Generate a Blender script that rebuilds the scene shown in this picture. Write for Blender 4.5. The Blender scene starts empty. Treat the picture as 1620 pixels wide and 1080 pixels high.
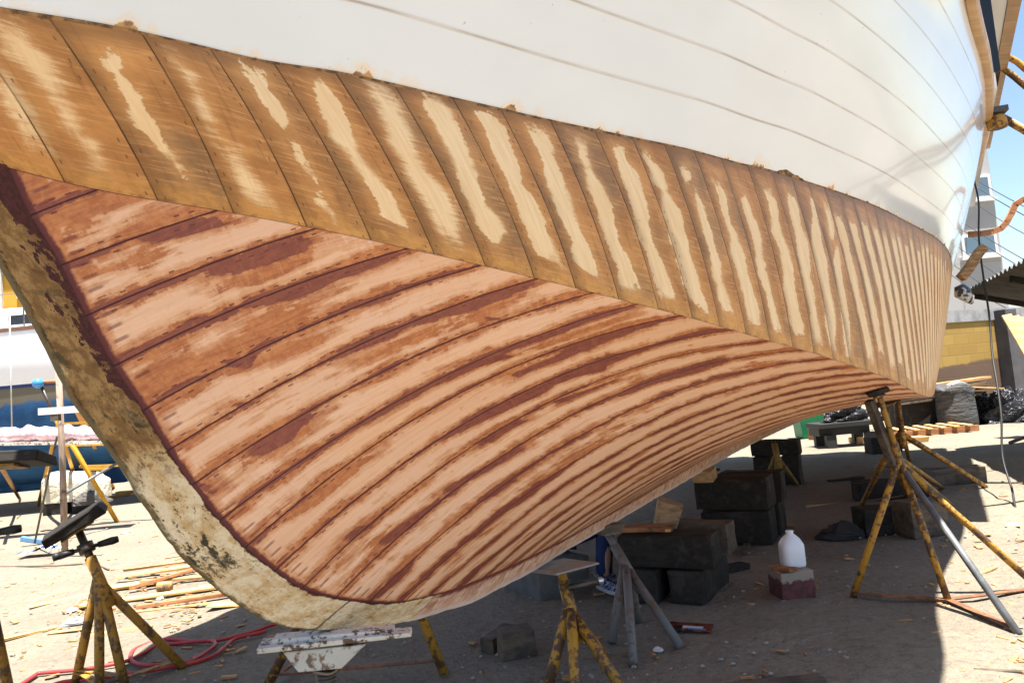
import bpy, bmesh, math, random
import numpy as np
from mathutils import Vector, Matrix

C = bpy.context.scene
COL = C.collection
random.seed(7)
RNG = np.random.default_rng(11)

# ---------------------------------------------------------------- camera
FPX, IW, IH = 1200.0, 1620.0, 1080.0
CAM = np.array([0.0, 0.0, 1.5])
PITCH, ROLL = math.radians(4.1), math.radians(5.2)
fw = np.array([0, math.cos(PITCH), math.sin(PITCH)])
_r0 = np.array([1.0, 0, 0]); _u0 = np.cross(_r0, fw)
rt = _r0*math.cos(ROLL) - _u0*math.sin(ROLL); up = np.cross(rt, fw)
cd = bpy.data.cameras.new('camera'); cam = bpy.data.objects.new('camera', cd); COL.objects.link(cam)
cd.sensor_width = 36.0; cd.lens = FPX/IW*36.0; cd.clip_start = .05; cd.clip_end = 900
cam.matrix_world = Matrix(((rt[0], up[0], -fw[0], CAM[0]), (rt[1], up[1], -fw[1], CAM[1]), (rt[2], up[2], -fw[2], CAM[2]), (0, 0, 0, 1)))
C.camera = cam

# ---------------------------------------------------------------- sky, sun, exposure
SUN_DIR = Vector((.100, -.170, 1.0)).normalized()
w = bpy.data.worlds.new('World'); C.world = w; w.use_nodes = True
nt = w.node_tree; bg = nt.nodes['Background']
sky = nt.nodes.new('ShaderNodeTexSky'); sky.sky_type = 'NISHITA'; sky.sun_disc = False
sky.sun_elevation = math.asin(SUN_DIR.z); sky.sun_rotation = math.atan2(SUN_DIR.x, SUN_DIR.y)
sky.air_density = 1.0; sky.dust_density = 0.6; sky.ozone_density = 1.2
nt.links.new(sky.outputs[0], bg.inputs[0]); bg.inputs[1].default_value = .062
sl = bpy.data.lights.new('sun', 'SUN'); sl.energy = 5.0; sl.angle = math.radians(.53); sl.color = (1, .955, .89)
so = bpy.data.objects.new('sun', sl); COL.objects.link(so); so.location = (0, 0, 30)
so.rotation_euler = SUN_DIR.to_track_quat('Z', 'Y').to_euler()
vs = C.view_settings; vs.view_transform = 'Standard'; vs.look = 'None'; vs.gamma = 1; vs.exposure = 1.93
C.cycles.max_bounces = 8; C.cycles.diffuse_bounces = 5; C.cycles.glossy_bounces = 3; C.cycles.transmission_bounces = 4
C.cycles.caustics_reflective = False; C.cycles.caustics_refractive = False
C.cycles.use_denoising = True
try: C.cycles.denoiser = 'OPENIMAGEDENOISE'
except Exception: pass

# ---------------------------------------------------------------- placing
HD = math.radians(29.5)
KS = np.array([math.sin(HD), math.cos(HD), 0]); KT = np.array([math.cos(HD), -math.sin(HD), 0]); T0 = 2.02
def hw(p):                                   # boat coordinates (s, t, z) -> world
    p = np.asarray(p, float)
    return KS*p[..., :1] + KT*(p[..., 1:2]-T0) + np.array([0, 0, 1.0])*p[..., 2:]
def ray(x, y): return fw + rt*((x-IW/2)/FPX) - up*((y-IH/2)/FPX)
def gp(x, y, z=0.0):                         # the point at height z seen at that place of the photograph
    d = ray(x, y); return CAM + d*((z-CAM[2])/d[2])
def at(x, y, Y):                             # the point Y metres away in front
    d = ray(x, y); return CAM + d*(Y/d[1])

# ---------------------------------------------------------------- building blocks
def tag(o, label=None, cat=None, group=None, kind=None):
    if label: o['label'] = label
    if cat: o['category'] = cat
    if group: o['group'] = group
    if kind: o['kind'] = kind
    return o
def empty(name, loc, label, cat, group=None):
    o = bpy.data.objects.new(name, None); COL.objects.link(o); o.location = tuple(loc); o.empty_display_size = .1
    return tag(o, label, cat, group)
def wl(o):
    v = Vector(o.location)
    while o.parent: o = o.parent; v += Vector(o.location)
    return v
def frame(d, hint=(0, 0, 1)):
    d = np.asarray(d, float); d = d/np.linalg.norm(d); h = np.asarray(hint, float)
    if abs(d@h) > .97: h = np.array([1.0, 0, 0])
    a = np.cross(h, d); a /= np.linalg.norm(a); return d, a, np.cross(d, a)
class MB:
    def __init__(s): s.v = []; s.f = []
    def add(s, vs, fs):
        n = len(s.v); s.v += [tuple(float(c) for c in p) for p in vs]; s.f += [tuple(i+n for i in f) for f in fs]; return s
    def box(s, c, size, rz=0, R=None, jit=0):
        c = np.asarray(c, float); h = np.asarray(size, float)/2
        R = np.array(Matrix.Rotation(rz, 3, 'Z')) if R is None else np.asarray(R)
        P = [c + R@(np.array([x, y, z])*h + (RNG.normal(0, jit, 3) if jit else 0)) for x in (-1, 1) for y in (-1, 1) for z in (-1, 1)]
        return s.add(P, [(0, 1, 3, 2), (4, 6, 7, 5), (0, 4, 5, 1), (2, 3, 7, 6), (0, 2, 6, 4), (1, 5, 7, 3)])
    def bar(s, a, b, wd, th, hint=(0, 0, 1), jit=0):        # square bar from a to b
        a = np.asarray(a, float); b = np.asarray(b, float); d, x, y = frame(b-a, hint)
        return s.box((a+b)/2, (np.linalg.norm(b-a), wd, th), R=np.stack([d, x, y], 1), jit=jit)
    def tube(s, pts, r, n=10, cap=True):
        pts = [np.asarray(p, float) for p in pts]; m = len(pts); rr = r if hasattr(r, '__len__') else [r]*m
        P = []; hint = (0, 0, 1)
        d0 = pts[-1]-pts[0]
        if abs(d0[2]) > .9*np.linalg.norm(d0): hint = (1, 0, 0)
        for i in range(m):
            d = pts[min(i+1, m-1)] - pts[max(i-1, 0)]; d, x, y = frame(d, hint)
            for k in range(n):
                a = 2*math.pi*k/n; P.append(pts[i] + rr[i]*(math.cos(a)*x + math.sin(a)*y))
        F = [(i*n+k, i*n+(k+1) % n, (i+1)*n+(k+1) % n, (i+1)*n+k) for i in range(m-1) for k in range(n)]
        if cap: F += [tuple(range(n))[::-1], tuple((m-1)*n+k for k in range(n))]
        return s.add(P, F)
    def lathe(s, c, prof, n=20, sx=1, sy=1, rz=0):
        c = np.asarray(c, float); P = []
        for r, z in prof:
            for k in range(n):
                a = 2*math.pi*k/n+rz; P.append(c + np.array([r*sx*math.cos(a), r*sy*math.sin(a), z]))
        F = [(i*n+k, i*n+(k+1) % n, (i+1)*n+(k+1) % n, (i+1)*n+k) for i in range(len(prof)-1) for k in range(n)]
        F += [tuple(range(n))[::-1], tuple((len(prof)-1)*n+k for k in range(n))]
        return s.add(P, F)
    def prism(s, pts, off):                                  # closed outline pushed along off
        a = [np.asarray(p, float) for p in pts]; b = [p+np.asarray(off, float) for p in a]; n = len(a)
        return s.add(a+b, [tuple(range(n))[::-1], tuple(range(n, 2*n))] + [(i, (i+1) % n, n+(i+1) % n, n+i) for i in range(n)])
    def grid(s, P):                                          # (n, m, 3) array
        n, m = P.shape[:2]
        return s.add(P.reshape(-1, 3), [(i*m+j, i*m+j+1, (i+1)*m+j+1, (i+1)*m+j) for i in range(n-1) for j in range(m-1)])
    def build(s, name, mat, parent=None, smooth=False, bevel=0, loc=None):
        base = wl(parent) if parent is not None else Vector(loc if loc is not None else np.mean(np.array(s.v), 0))
        me = bpy.data.meshes.new(name); me.from_pydata([tuple(Vector(p)-base) for p in s.v], [], s.f)
        bm = bmesh.new(); bm.from_mesh(me); bmesh.ops.recalc_face_normals(bm, faces=bm.faces); bm.to_mesh(me); bm.free()
        if smooth: me.polygons.foreach_set('use_smooth', [True]*len(me.polygons))
        me.materials.append(mat); me.update()
        o = bpy.data.objects.new(name, me); COL.objects.link(o)
        if parent is not None: o.parent = parent
        else: o.location = base
        if bevel:
            b = o.modifiers.new('bevel', 'BEVEL'); b.width = bevel; b.segments = 2; b.limit_method = 'ANGLE'; b.angle_limit = math.radians(40)
        return o
def vnoise(x, y, seed=0):                                    # smooth value noise in 0..1
    x = np.asarray(x, float); y = np.asarray(y, float); xi = np.floor(x).astype(int); yi = np.floor(y).astype(int); fx = x-xi; fy = y-yi
    def h(a, b):
        n = (a*374761393 + b*668265263 + seed*1442695041) & 0x7fffffff; n = (n ^ (n >> 13))*1274126177 & 0x7fffffff; return ((n ^ (n >> 16)) & 0xffff)/65535.0
    u = fx*fx*(3-2*fx); v = fy*fy*(3-2*fy)
    return (h(xi, yi)*(1-u)+h(xi+1, yi)*u)*(1-v) + (h(xi, yi+1)*(1-u)+h(xi+1, yi+1)*u)*v

# ---------------------------------------------------------------- shader helpers
class NM:
    def __init__(s, name, rough=.6, spec=.4):
        s.m = bpy.data.materials.new(name); s.m.use_nodes = True; s.t = s.m.node_tree; s.b = s.t.nodes['Principled BSDF']
        s.b.inputs['Roughness'].default_value = rough; s.b.inputs['Specular IOR Level'].default_value = spec
    def n(s, typ, **k):
        o = s.t.nodes.new('ShaderNode'+typ)
        for a, v in k.items(): setattr(o, a, v)
        return o
    def link(s, a, b): s.t.links.new(a, b)
    def put(s, sock, v):
        if hasattr(v, 'is_linked') or hasattr(v, 'links'): s.link(v, sock)
        else: sock.default_value = v if not (isinstance(v, tuple) and len(v) == 3 and sock.type == 'RGBA') else (*v, 1)
    def math(s, op, a, b=None, c=None, clamp=False):
        o = s.n('Math', operation=op, use_clamp=clamp); s.put(o.inputs[0], a)
        if b is not None: s.put(o.inputs[1], b)
        if c is not None: s.put(o.inputs[2], c)
        return o.outputs[0]
    def attr(s, name): return s.n('Attribute', attribute_name=name).outputs['Fac']
    def comb(s, x, y, z=0.0):
        o = s.n('CombineXYZ'); s.put(o.inputs[0], x); s.put(o.inputs[1], y); s.put(o.inputs[2], z); return o.outputs[0]
    def obj(s): return s.n('TexCoord').outputs['Object']
    def pos(s): return s.n('NewGeometry').outputs['Position']
    def sep(s, v): o = s.n('SeparateXYZ'); s.link(v, o.inputs[0]); return o.outputs
    def scale(s, v, k):
        o = s.n('VectorMath', operation='MULTIPLY'); s.link(v, o.inputs[0]); o.inputs[1].default_value = k if isinstance(k, tuple) else (k, k, k); return o.outputs[0]
    def noise(s, v, sc=1.0, det=3.0, ro=.55, dist=0.0):
        o = s.n('TexNoise'); s.link(v, o.inputs['Vector']); o.inputs['Scale'].default_value = sc; o.inputs['Detail'].default_value = det
        o.inputs['Roughness'].default_value = ro; o.inputs['Distortion'].default_value = dist; return o.outputs['Fac']
    def white(s, v): o = s.n('TexWhiteNoise', noise_dimensions='3D'); s.link(v, o.inputs['Vector']); return o.outputs['Value']
    def ss(s, x, a, b):                                       # smoothstep a..b (a may exceed b)
        if a > b: return s.math('SUBTRACT', 1.0, s.ss(x, b, a))
        o = s.n('MapRange', interpolation_type='SMOOTHSTEP'); s.put(o.inputs['Value'], x); o.inputs['From Min'].default_value = a; o.inputs['From Max'].default_value = b; return o.outputs[0]
    def mix(s, f, a, b, mode='MIX'):
        o = s.n('Mix', data_type='RGBA', blend_type=mode); s.put(o.inputs['Factor'], f); s.put(o.inputs['A'], a) if False else None
        s.put(o.inputs[6], a); s.put(o.inputs[7], b); return o.outputs[2]
    def color(s, c): s.put(s.b.inputs['Base Color'], c)
    def bump(s, h, dist=.01, st=1.0):
        o = s.n('Bump'); o.inputs['Distance'].default_value = dist; o.inputs['Strength'].default_value = st; s.link(h, o.inputs['Height']); s.link(o.outputs[0], s.b.inputs['Normal'])
def lin(*c): return tuple(((x/255+.055)/1.055)**2.4 if x > 10 else x/255/12.92 for x in c)

def m_paint(name, col, rust=(.16, .07, .03), amt=.45, rough=.5, sc=9, dirt=(.10, .08, .06), metal=0):
    m = NM(name, rough); p = m.obj(); a = m.noise(p, sc, 5, .65); b = m.noise(p, sc*4, 4, .6); d = m.noise(p, 2.3, 4)
    c = m.mix(m.ss(d, .35, .75), col, tuple(x*.62 for x in col)); c = m.mix(m.ss(m.math('ADD', a, m.math('MULTIPLY', b, .35)), .92-amt*.55, 1.0-amt*.5), c, rust)
    c = m.mix(m.math('MULTIPLY', m.ss(b, .55, .7), .5), c, dirt); m.color(c); m.b.inputs['Metallic'].default_value = metal
    m.bump(m.math('ADD', a, b), .004, .6); return m.m
def m_wood(name, c1, c2, dirt=0.0, sc=1.0, rough=.75, axis=0, dcol=(.05, .04, .035)):
    m = NM(name, rough, .25); p = m.obj(); k = [28*sc]*3; k[axis] = 2.2*sc
    g = m.noise(m.scale(p, tuple(k)), 1.0, 5, .6, .3); l = m.noise(p, 3.5*sc, 3)
    c = m.mix(m.ss(g, .3, .7), c1, c2); c = m.mix(m.math('MULTIPLY', m.ss(l, .45, .7), .35), c, tuple(x*.55 for x in c2))
    if dirt: c = m.mix(m.math('MULTIPLY', m.ss(m.noise(p, 7, 4, .65), .62-.3*dirt, .72-.2*dirt), .8), c, dcol)
    m.color(c); m.bump(g, .003, .5); return m.m
def m_plain(name, col, rough=.6, var=.25, sc=6, metal=0, bump=.002, spec=.4):
    m = NM(name, rough, spec); p = m.obj(); a = m.noise(p, sc, 5, .6)
    m.color(m.mix(m.ss(a, .3, .75), col, tuple(x*(1-var) for x in col))); m.b.inputs['Metallic'].default_value = metal; m.bump(a, bump, .5); return m.m

# ---------------------------------------------------------------- ground
def ground_material():
    m = NM('sandy_yard', .95, .15); p = m.pos(); a = m.noise(p, .5, 4, .6); b = m.noise(p, 6, 5, .65); f = m.noise(p, 70, 4, .7); g = m.noise(p, 230, 3, .7)
    c = m.mix(m.ss(a, .3, .7), (.258, .224, .168), (.208, .180, .134)); c = m.mix(m.math('MULTIPLY', m.ss(b, .5, .7), .45), c, (.165, .137, .108))
    d2 = m.noise(p, 22, 5, .7); c = m.mix(m.math('MULTIPLY', m.ss(d2, .52, .66), .55), c, (.125, .105, .085)); c = m.mix(m.math('MULTIPLY', m.ss(d2, .44, .34), .5), c, (.31, .27, .22)); c = m.mix(m.math('MULTIPLY', m.ss(f, .56, .70), .5), c, (.15, .125, .10)); c = m.mix(m.math('MULTIPLY', m.ss(g, .66, .72), .6), c, (.42, .38, .33)); c = m.mix(m.math('MULTIPLY', m.ss(f, .30, .24), .6), c, (.10, .085, .07))
    m.color(c); h = m.math('ADD', m.math('MULTIPLY', b, 1.2), m.math('ADD', m.math('MULTIPLY', f, .35), m.math('MULTIPLY', m.noise(p, 18, 4, .6), .7))); m.bump(h, .055, .9); return m.m
gx = np.sinh(np.linspace(-4.6, 4.6, 230))*1.9; gy = np.concatenate([-np.sinh(np.linspace(3.2, .05, 40))*2+2.5, 2.5+np.sinh(np.linspace(0, 4.9, 220))*2.1])
GX, GY = np.meshgrid(gx, gy, indexing='ij')
GZ = (vnoise(GX*1.1, GY*1.1, 1)-.5)*.030 + (vnoise(GX*3.3, GY*3.3, 2)-.5)*.022 + (vnoise(GX*8, GY*8, 4)-.5)*.012; GZ += (vnoise(GX*2.2+5, GY*2.2, 7)-.5)*.03 - .018*np.clip(vnoise(GX*4.5, GY*3.5, 9)-.72, 0, 1)/.28; GZ += .022*np.clip(np.sin((GX*.87-GY*.49)*5.2+2.5*vnoise(GX*.8, GY*.8, 13)), 0, 1)*(vnoise(GX*.6, GY*.6, 14)-.3); GZ *= np.exp(-((GX**2+(GY-6)**2)/900.0))
mb = MB(); mb.grid(np.stack([GX, GY, GZ], -1)); g = mb.build('ground', ground_material(), smooth=True, loc=(0, 0, 0)); tag(g, kind='structure')

# ---------------------------------------------------------------- hull lines (boat coordinates: s along keel, t to starboard, z up)
def smooth_interp(xs, ys):
    xs = np.array(xs, float); ys = np.array(ys, float)
    h = np.diff(xs); d = np.diff(ys) / h
    m = np.zeros(len(xs)); m[0] = d[0]; m[-1] = d[-1]
    for i in range(1, len(xs) - 1):
        m[i] = 0 if d[i-1]*d[i] <= 0 else 3*(h[i-1]+h[i])/((2*h[i]+h[i-1])/d[i-1]+(h[i]+2*h[i-1])/d[i])
    def f(x):
        x = np.asarray(x, float)
        i = np.clip(np.searchsorted(xs, x) - 1, 0, len(xs) - 2)
        q = (x - xs[i]) / h[i]
        r = (2*q**3-3*q**2+1)*ys[i] + (q**3-2*q**2+q)*h[i]*m[i] + (-2*q**3+3*q**2)*ys[i+1] + (q**3-q**2)*h[i]*m[i+1]
        r = np.where(x < xs[0], ys[0] + m[0]*(x-xs[0]), r)
        return np.where(x > xs[-1], ys[-1] + m[-1]*(x-xs[-1]), r)
    return f
RAB_Z = smooth_interp([.60,.99,1.05,1.12,1.18,1.25,1.33,1.40,1.47,1.56,1.65,1.76,1.87,2.01,2.20,2.41,2.86,3.24,3.7,4.3,5.0,6.1,7.5,9.8,14],
                      [3.0,2.20,2.06,1.94,1.81,1.675,1.55,1.43,1.32,1.20,1.10,1.00,.915,.845,.775,.72,.675,.667,.67,.69,.715,.77,.82,.80,.82])
KEEL_Z = smooth_interp([.50,.98,1.03,1.08,1.12,1.16,1.21,1.26,1.32,1.38,1.47,1.58,1.69,1.77,1.89,2.02,2.34,2.52,2.74,2.95,3.44,3.87,4.6,5.4,6.2,7.2,8.1,9.9,14],
                       [3.0,1.99,1.915,1.81,1.73,1.635,1.545,1.475,1.37,1.27,1.13,1.01,.91,.85,.785,.74,.66,.63,.605,.585,.583,.60,.62,.645,.665,.695,.715,.73,.74])
CH_B = smooth_interp([.85,1.0,1.8,2.6,3.7,5.2,6.0,6.5,8,10,14], [.02,.06,.48,.85,1.28,1.72,1.835,1.865,1.885,1.87,1.75])
CH_Z = smooth_interp([.85,.99,1.19,1.45,1.67,2.04,2.43,2.81,3.17,3.74,4.16,4.51,5.07,5.66,6.0,7,9,14], [2.2,2.18,2.14,2.10,2.06,1.99,1.915,1.84,1.77,1.655,1.58,1.51,1.41,1.305,1.255,1.19,1.14,1.10])
BT_B = smooth_interp([.3,.55,.93,1.10,1.26,1.44,1.66,2.01,2.45,2.88,3.16,3.56,3.82,4.24,4.82,5.37,5.95,6.6,7.3,8.2,10,14],
                     [.03,.07,.27,.36,.42,.48,.595,.725,.885,1.055,1.165,1.29,1.385,1.50,1.65,1.77,1.87,1.98,2.08,2.155,2.20,2.1])
BT_ZC = 2.48
def BT_Z(s): return BT_ZC + 0*np.asarray(s, float)
SH_B = smooth_interp([-.7,-.2,.3,.9,1.6,2.4,3.3,4.4,5.5,6.1,6.7,7.3,8.7,10.4,14], [.05,.3,.62,.98,1.33,1.64,1.92,2.18,2.37,2.455,2.525,2.57,2.61,2.58,2.45])
SH_Z = smooth_interp([-.7,2,5,8,14], [4.3,4.0,3.74,3.7,3.75])
# bottom plank seams: where seam k meets the rabbet and the chine
SEAM_R = [1.00,1.05,1.12,1.18,1.25,1.33,1.40,1.47,1.56,1.65,1.76,1.87,2.02,2.19,2.37,2.56,2.77,2.98,3.2,3.42]
SEAM_C = [1.00,1.19,1.45,1.69,1.96,2.21,2.43,2.68,2.90,3.15,3.48,3.76,4.05,4.33,4.60,4.87,5.13,5.38,5.63,5.88]
while SEAM_R[-1] < 11: SEAM_R.append(SEAM_R[-1] + .25); SEAM_C.append(SEAM_C[-1] + .25)
NB = len(SEAM_R) - 1
BS_R = smooth_interp(range(NB+1), SEAM_R); BS_C = smooth_interp(range(NB+1), SEAM_C)
B_SAG = smooth_interp([0,2,4,6,7,8,9,10,12,16,24,60], [0,.005,.03,.055,.075,.095,.14,.175,.22,.22,.16,.1])
def bottom_pt(k, w):
    k = np.asarray(k, float); w = np.asarray(w, float)
    sr = BS_R(k); sc = BS_C(k)
    a = np.stack([sr, .058+0*sr, RAB_Z(sr)], -1); c = np.stack([sc, CH_B(sc), CH_Z(sc)], -1)
    d = c - a; n = np.stack([0*sr, d[...,2], -d[...,1]], -1); n /= np.linalg.norm(n, axis=-1, keepdims=True) + 1e-9
    return a + d*w[...,None] - n*(B_SAG(k)*4*w*(1-w))[...,None]
# side plank seams: chine end and boot end
SIDE_C = [0.99, 1.12, 1.315, 1.485, 1.665, 1.845, 2.045, 2.225, 2.415, 2.595, 2.8, 3.01, 3.21, 3.385, 3.575, 3.765, 3.965, 4.165]
SIDE_B = [0.64, 0.82, 0.985, 1.165, 1.325, 1.485, 1.64, 1.82, 2.03, 2.22, 2.44, 2.65, 2.845, 3.025, 3.215, 3.425, 3.635, 3.835]
while SIDE_C[-1] < 13: SIDE_C.append(SIDE_C[-1] + .198); SIDE_B.append(SIDE_B[-1] + .198)
NS = len(SIDE_C) - 1
SS_C = smooth_interp(range(NS+1), SIDE_C); SS_B = smooth_interp(range(NS+1), SIDE_B)
def side_pt(k, w):
    k = np.asarray(k, float); w = np.asarray(w, float)
    sc = SS_C(k); sb = SS_B(k)
    a = np.stack([sc, CH_B(sc), CH_Z(sc)], -1); c = np.stack([sb, BT_B(sb), BT_Z(sb)], -1)
    d = c - a
    return a + d*w[...,None] + np.stack([0*sc, .02*4*w*(1-w), 0*sc], -1)
def top_pt(s, w):
    s = np.asarray(s, float); w = np.asarray(w, float)
    lo = np.stack([s+0*w, BT_B(s)+0*w, BT_Z(s)+0*w], -1); hi = np.stack([s-.0+0*w, SH_B(s)+0*w, SH_Z(s)+0*w], -1)
    p = lo + (hi-lo)*w[...,None]
    p[..., 1] += .03*4*w*(1-w) + .45*np.exp(-((s-3.3)/1.25)**2/1.2)*np.clip((w-.78)/.22, 0, 1)**1.5  # upper bow flare, out of view, added to widen the hull's ground shadow
    return p

SIDE_PATCHES = [
    (1,[(0.6,0.925,1.05),(0.445,0.825,1.1),(0.238,0.8,1.025)]),
    (1,[(0.908,1.375,1.6),(0.838,1.325,1.55),(0.742,1.25,1.675),(0.648,1.375,1.625),(0.535,1.45,1.525),(0.432,1.425,1.525),(0.35,1.4,1.525),(0.305,1.45,1.625),(0.24,1.525,1.55),(0.17,1.475,1.575)]),
    (0,[(0.855,2.35,2.575),(0.802,2.275,2.5),(0.755,2.275,2.425),(0.705,2.3,2.475),(0.633,2.275,2.45),(0.568,2.25,2.45),(0.502,2.175,2.475),(0.452,2.175,2.5),(0.392,2.275,2.5),(0.33,2.35,2.5),(0.262,2.425,2.5),(0.185,2.5,2.55)]),
    (1,[(0.852,3.25,3.3),(0.822,3.275,3.45),(0.77,3.3,3.35),(0.71,3.3,3.375),(0.643,3.225,3.325),(0.575,3.2,3.275),(0.535,3.2,3.225)]),
    (1,[(0.353,3.275,3.425),(0.275,3.275,3.5),(0.21,3.275,3.55),(0.155,3.25,3.575),(0.103,3.35,3.625)]),
    (0,[(0.943,4.375,4.775),(0.88,4.275,4.675),(0.82,4.35,4.6),(0.755,4.3,4.625),(0.692,4.325,4.65),(0.625,4.375,4.525),(0.58,4.45,4.45)]),
    (0,[(0.522,4.375,4.55),(0.442,4.375,4.55),(0.375,4.4,4.525),(0.31,4.45,4.55),(0.272,4.525,4.55)]),
    (0,[(0.235,4.375,4.475),(0.168,4.3,4.5),(0.118,4.5,4.55)]),
    (0,[(0.948,5.55,5.675),(0.885,5.425,5.7),(0.82,5.35,5.725),(0.755,5.275,5.65),(0.695,5.25,5.65),(0.6,5.175,5.575),(0.562,5.3,5.525),(0.488,5.325,5.525),(0.415,5.35,5.65),(0.338,5.375,5.725),(0.258,5.375,5.7),(0.172,5.35,5.725),(0.118,5.65,5.7)]),
    (1,[(0.948,6.525,6.8),(0.888,6.45,6.875),(0.808,6.375,6.75),(0.735,6.3,6.75),(0.63,6.2,6.65),(0.555,6.275,6.6),(0.478,6.2,6.7),(0.405,6.25,6.85),(0.328,6.3,6.85),(0.248,6.275,6.775),(0.135,6.35,6.625)]),
    (0,[(0.97,7.475,7.7),(0.928,7.325,7.825),(0.872,7.325,7.8),(0.795,7.325,7.775),(0.708,7.325,7.75),(0.63,7.3,7.7),(0.572,7.3,7.65),(0.522,7.2,7.6),(0.452,7.175,7.575),(0.385,7.225,7.55),(0.32,7.2,7.725),(0.248,7.15,7.725),(0.188,7.3,7.525),(0.143,7.375,7.425)]),
    (0,[(0.943,8.325,8.75),(0.905,8.35,8.9),(0.838,8.35,8.85),(0.745,8.25,8.775),(0.658,8.275,8.725),(0.575,8.275,8.6),(0.5,8.25,8.775),(0.408,8.225,8.85),(0.315,8.225,8.75),(0.232,8.25,8.775),(0.148,8.25,8.8),(0.118,8.775,8.85)]),
    (0,[(0.925,9.4,9.75),(0.872,9.375,9.775),(0.805,9.375,9.7),(0.725,9.35,9.65),(0.643,9.25,9.65),(0.552,9.225,9.625),(0.458,9.175,9.6),(0.368,9.25,9.6),(0.288,9.275,9.65),(0.227,9.15,9.65),(0.167,9.15,9.675),(0.095,9.55,9.65)]),
    (0,[(0.918,10.375,10.625),(0.835,10.3,10.475),(0.758,10.3,10.45),(0.69,10.2,10.55),(0.612,10.175,10.6),(0.532,10.175,10.575),(0.45,10.15,10.5),(0.355,10.125,10.45),(0.268,10.15,10.575),(0.172,10.175,10.625),(0.088,10.1,10.65)]),
    (0,[(0.93,11.325,11.625),(0.86,11.25,11.5),(0.798,11.2,11.7),(0.73,11.175,11.675),(0.663,11.15,11.65),(0.595,11.15,11.6),(0.498,11.075,11.45),(0.405,11.0,11.4),(0.362,11.1,11.45),(0.27,11.075,11.55),(0.2,11.075,11.575),(0.132,11.1,11.6),(0.085,11.1,11.625)]),
    (0,[(0.915,12.1,12.35),(0.832,12.15,12.55),(0.765,12.05,12.525),(0.722,12.3,12.45),(0.683,12.175,12.575),(0.602,12.0,12.7),(0.522,12.025,12.6),(0.452,11.925,12.6),(0.382,12.0,12.525),(0.292,11.975,12.6),(0.198,11.975,12.575),(0.132,12.075,12.675),(0.068,12.35,12.725)]),
    (0,[(0.883,13.225,13.575),(0.838,13.175,13.55),(0.812,13.2,13.325)]),
    (0,[(0.762,13.375,13.525),(0.7,13.375,13.625),(0.61,13.325,13.575),(0.542,13.275,13.625),(0.465,13.3,13.575),(0.388,13.275,13.625),(0.288,13.15,13.5),(0.235,13.275,13.55),(0.175,13.15,13.6),(0.11,13.275,13.65)]),
    (0,[(0.845,14.275,14.6),(0.782,14.35,14.675),(0.7,14.275,14.525),(0.625,14.275,14.475),(0.605,14.325,14.6),(0.538,14.275,14.625),(0.47,14.125,14.7),(0.38,14.175,14.65),(0.29,14.175,14.675),(0.2,14.225,14.775),(0.082,14.175,14.725)]),
    (0,[(0.815,15.3,15.525),(0.738,15.2,15.55),(0.663,15.225,15.625),(0.597,15.25,15.65),(0.505,15.2,15.5),(0.435,15.1,15.5),(0.368,15.1,15.475),(0.28,15.25,15.5),(0.188,15.25,15.525),(0.073,15.25,15.625)]),
    (0,[(0.87,16.35,16.675),(0.808,16.375,16.75),(0.73,16.325,16.65),(0.653,16.15,16.6),(0.568,16.275,16.725),(0.483,16.275,16.75),(0.402,16.175,16.65),(0.322,16.05,16.6),(0.235,16.075,16.6),(0.145,16.025,16.7),(0.082,16.225,16.675)]),
    (0,[(0.895,17.475,17.875),(0.818,17.3,17.875),(0.73,17.275,17.725),(0.645,17.25,17.875),(0.555,17.1,17.775),(0.442,17.125,17.55),(0.345,17.075,17.575),(0.265,17.15,17.475),(0.178,17.075,17.5),(0.075,17.0,17.5)]),
    (0,[(0.91,18.775,19.1),(0.822,18.675,18.925),(0.732,18.325,18.85),(0.65,18.075,18.775),(0.575,18.05,18.8),(0.475,18.025,18.65),(0.388,18.075,18.6),(0.3,18.0,18.6),(0.205,17.875,18.475),(0.115,17.9,18.25),(0.055,17.975,18.275)]),
    (0,[(0.903,19.625,20.0),(0.795,19.55,19.925),(0.715,19.425,19.7)]),
    (0,[(0.668,19.6,19.825),(0.572,19.175,19.675),(0.46,19.075,19.525),(0.348,18.975,19.5),(0.238,18.925,19.4),(0.122,18.825,19.225),(0.055,18.825,19.15)]),
]
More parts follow.
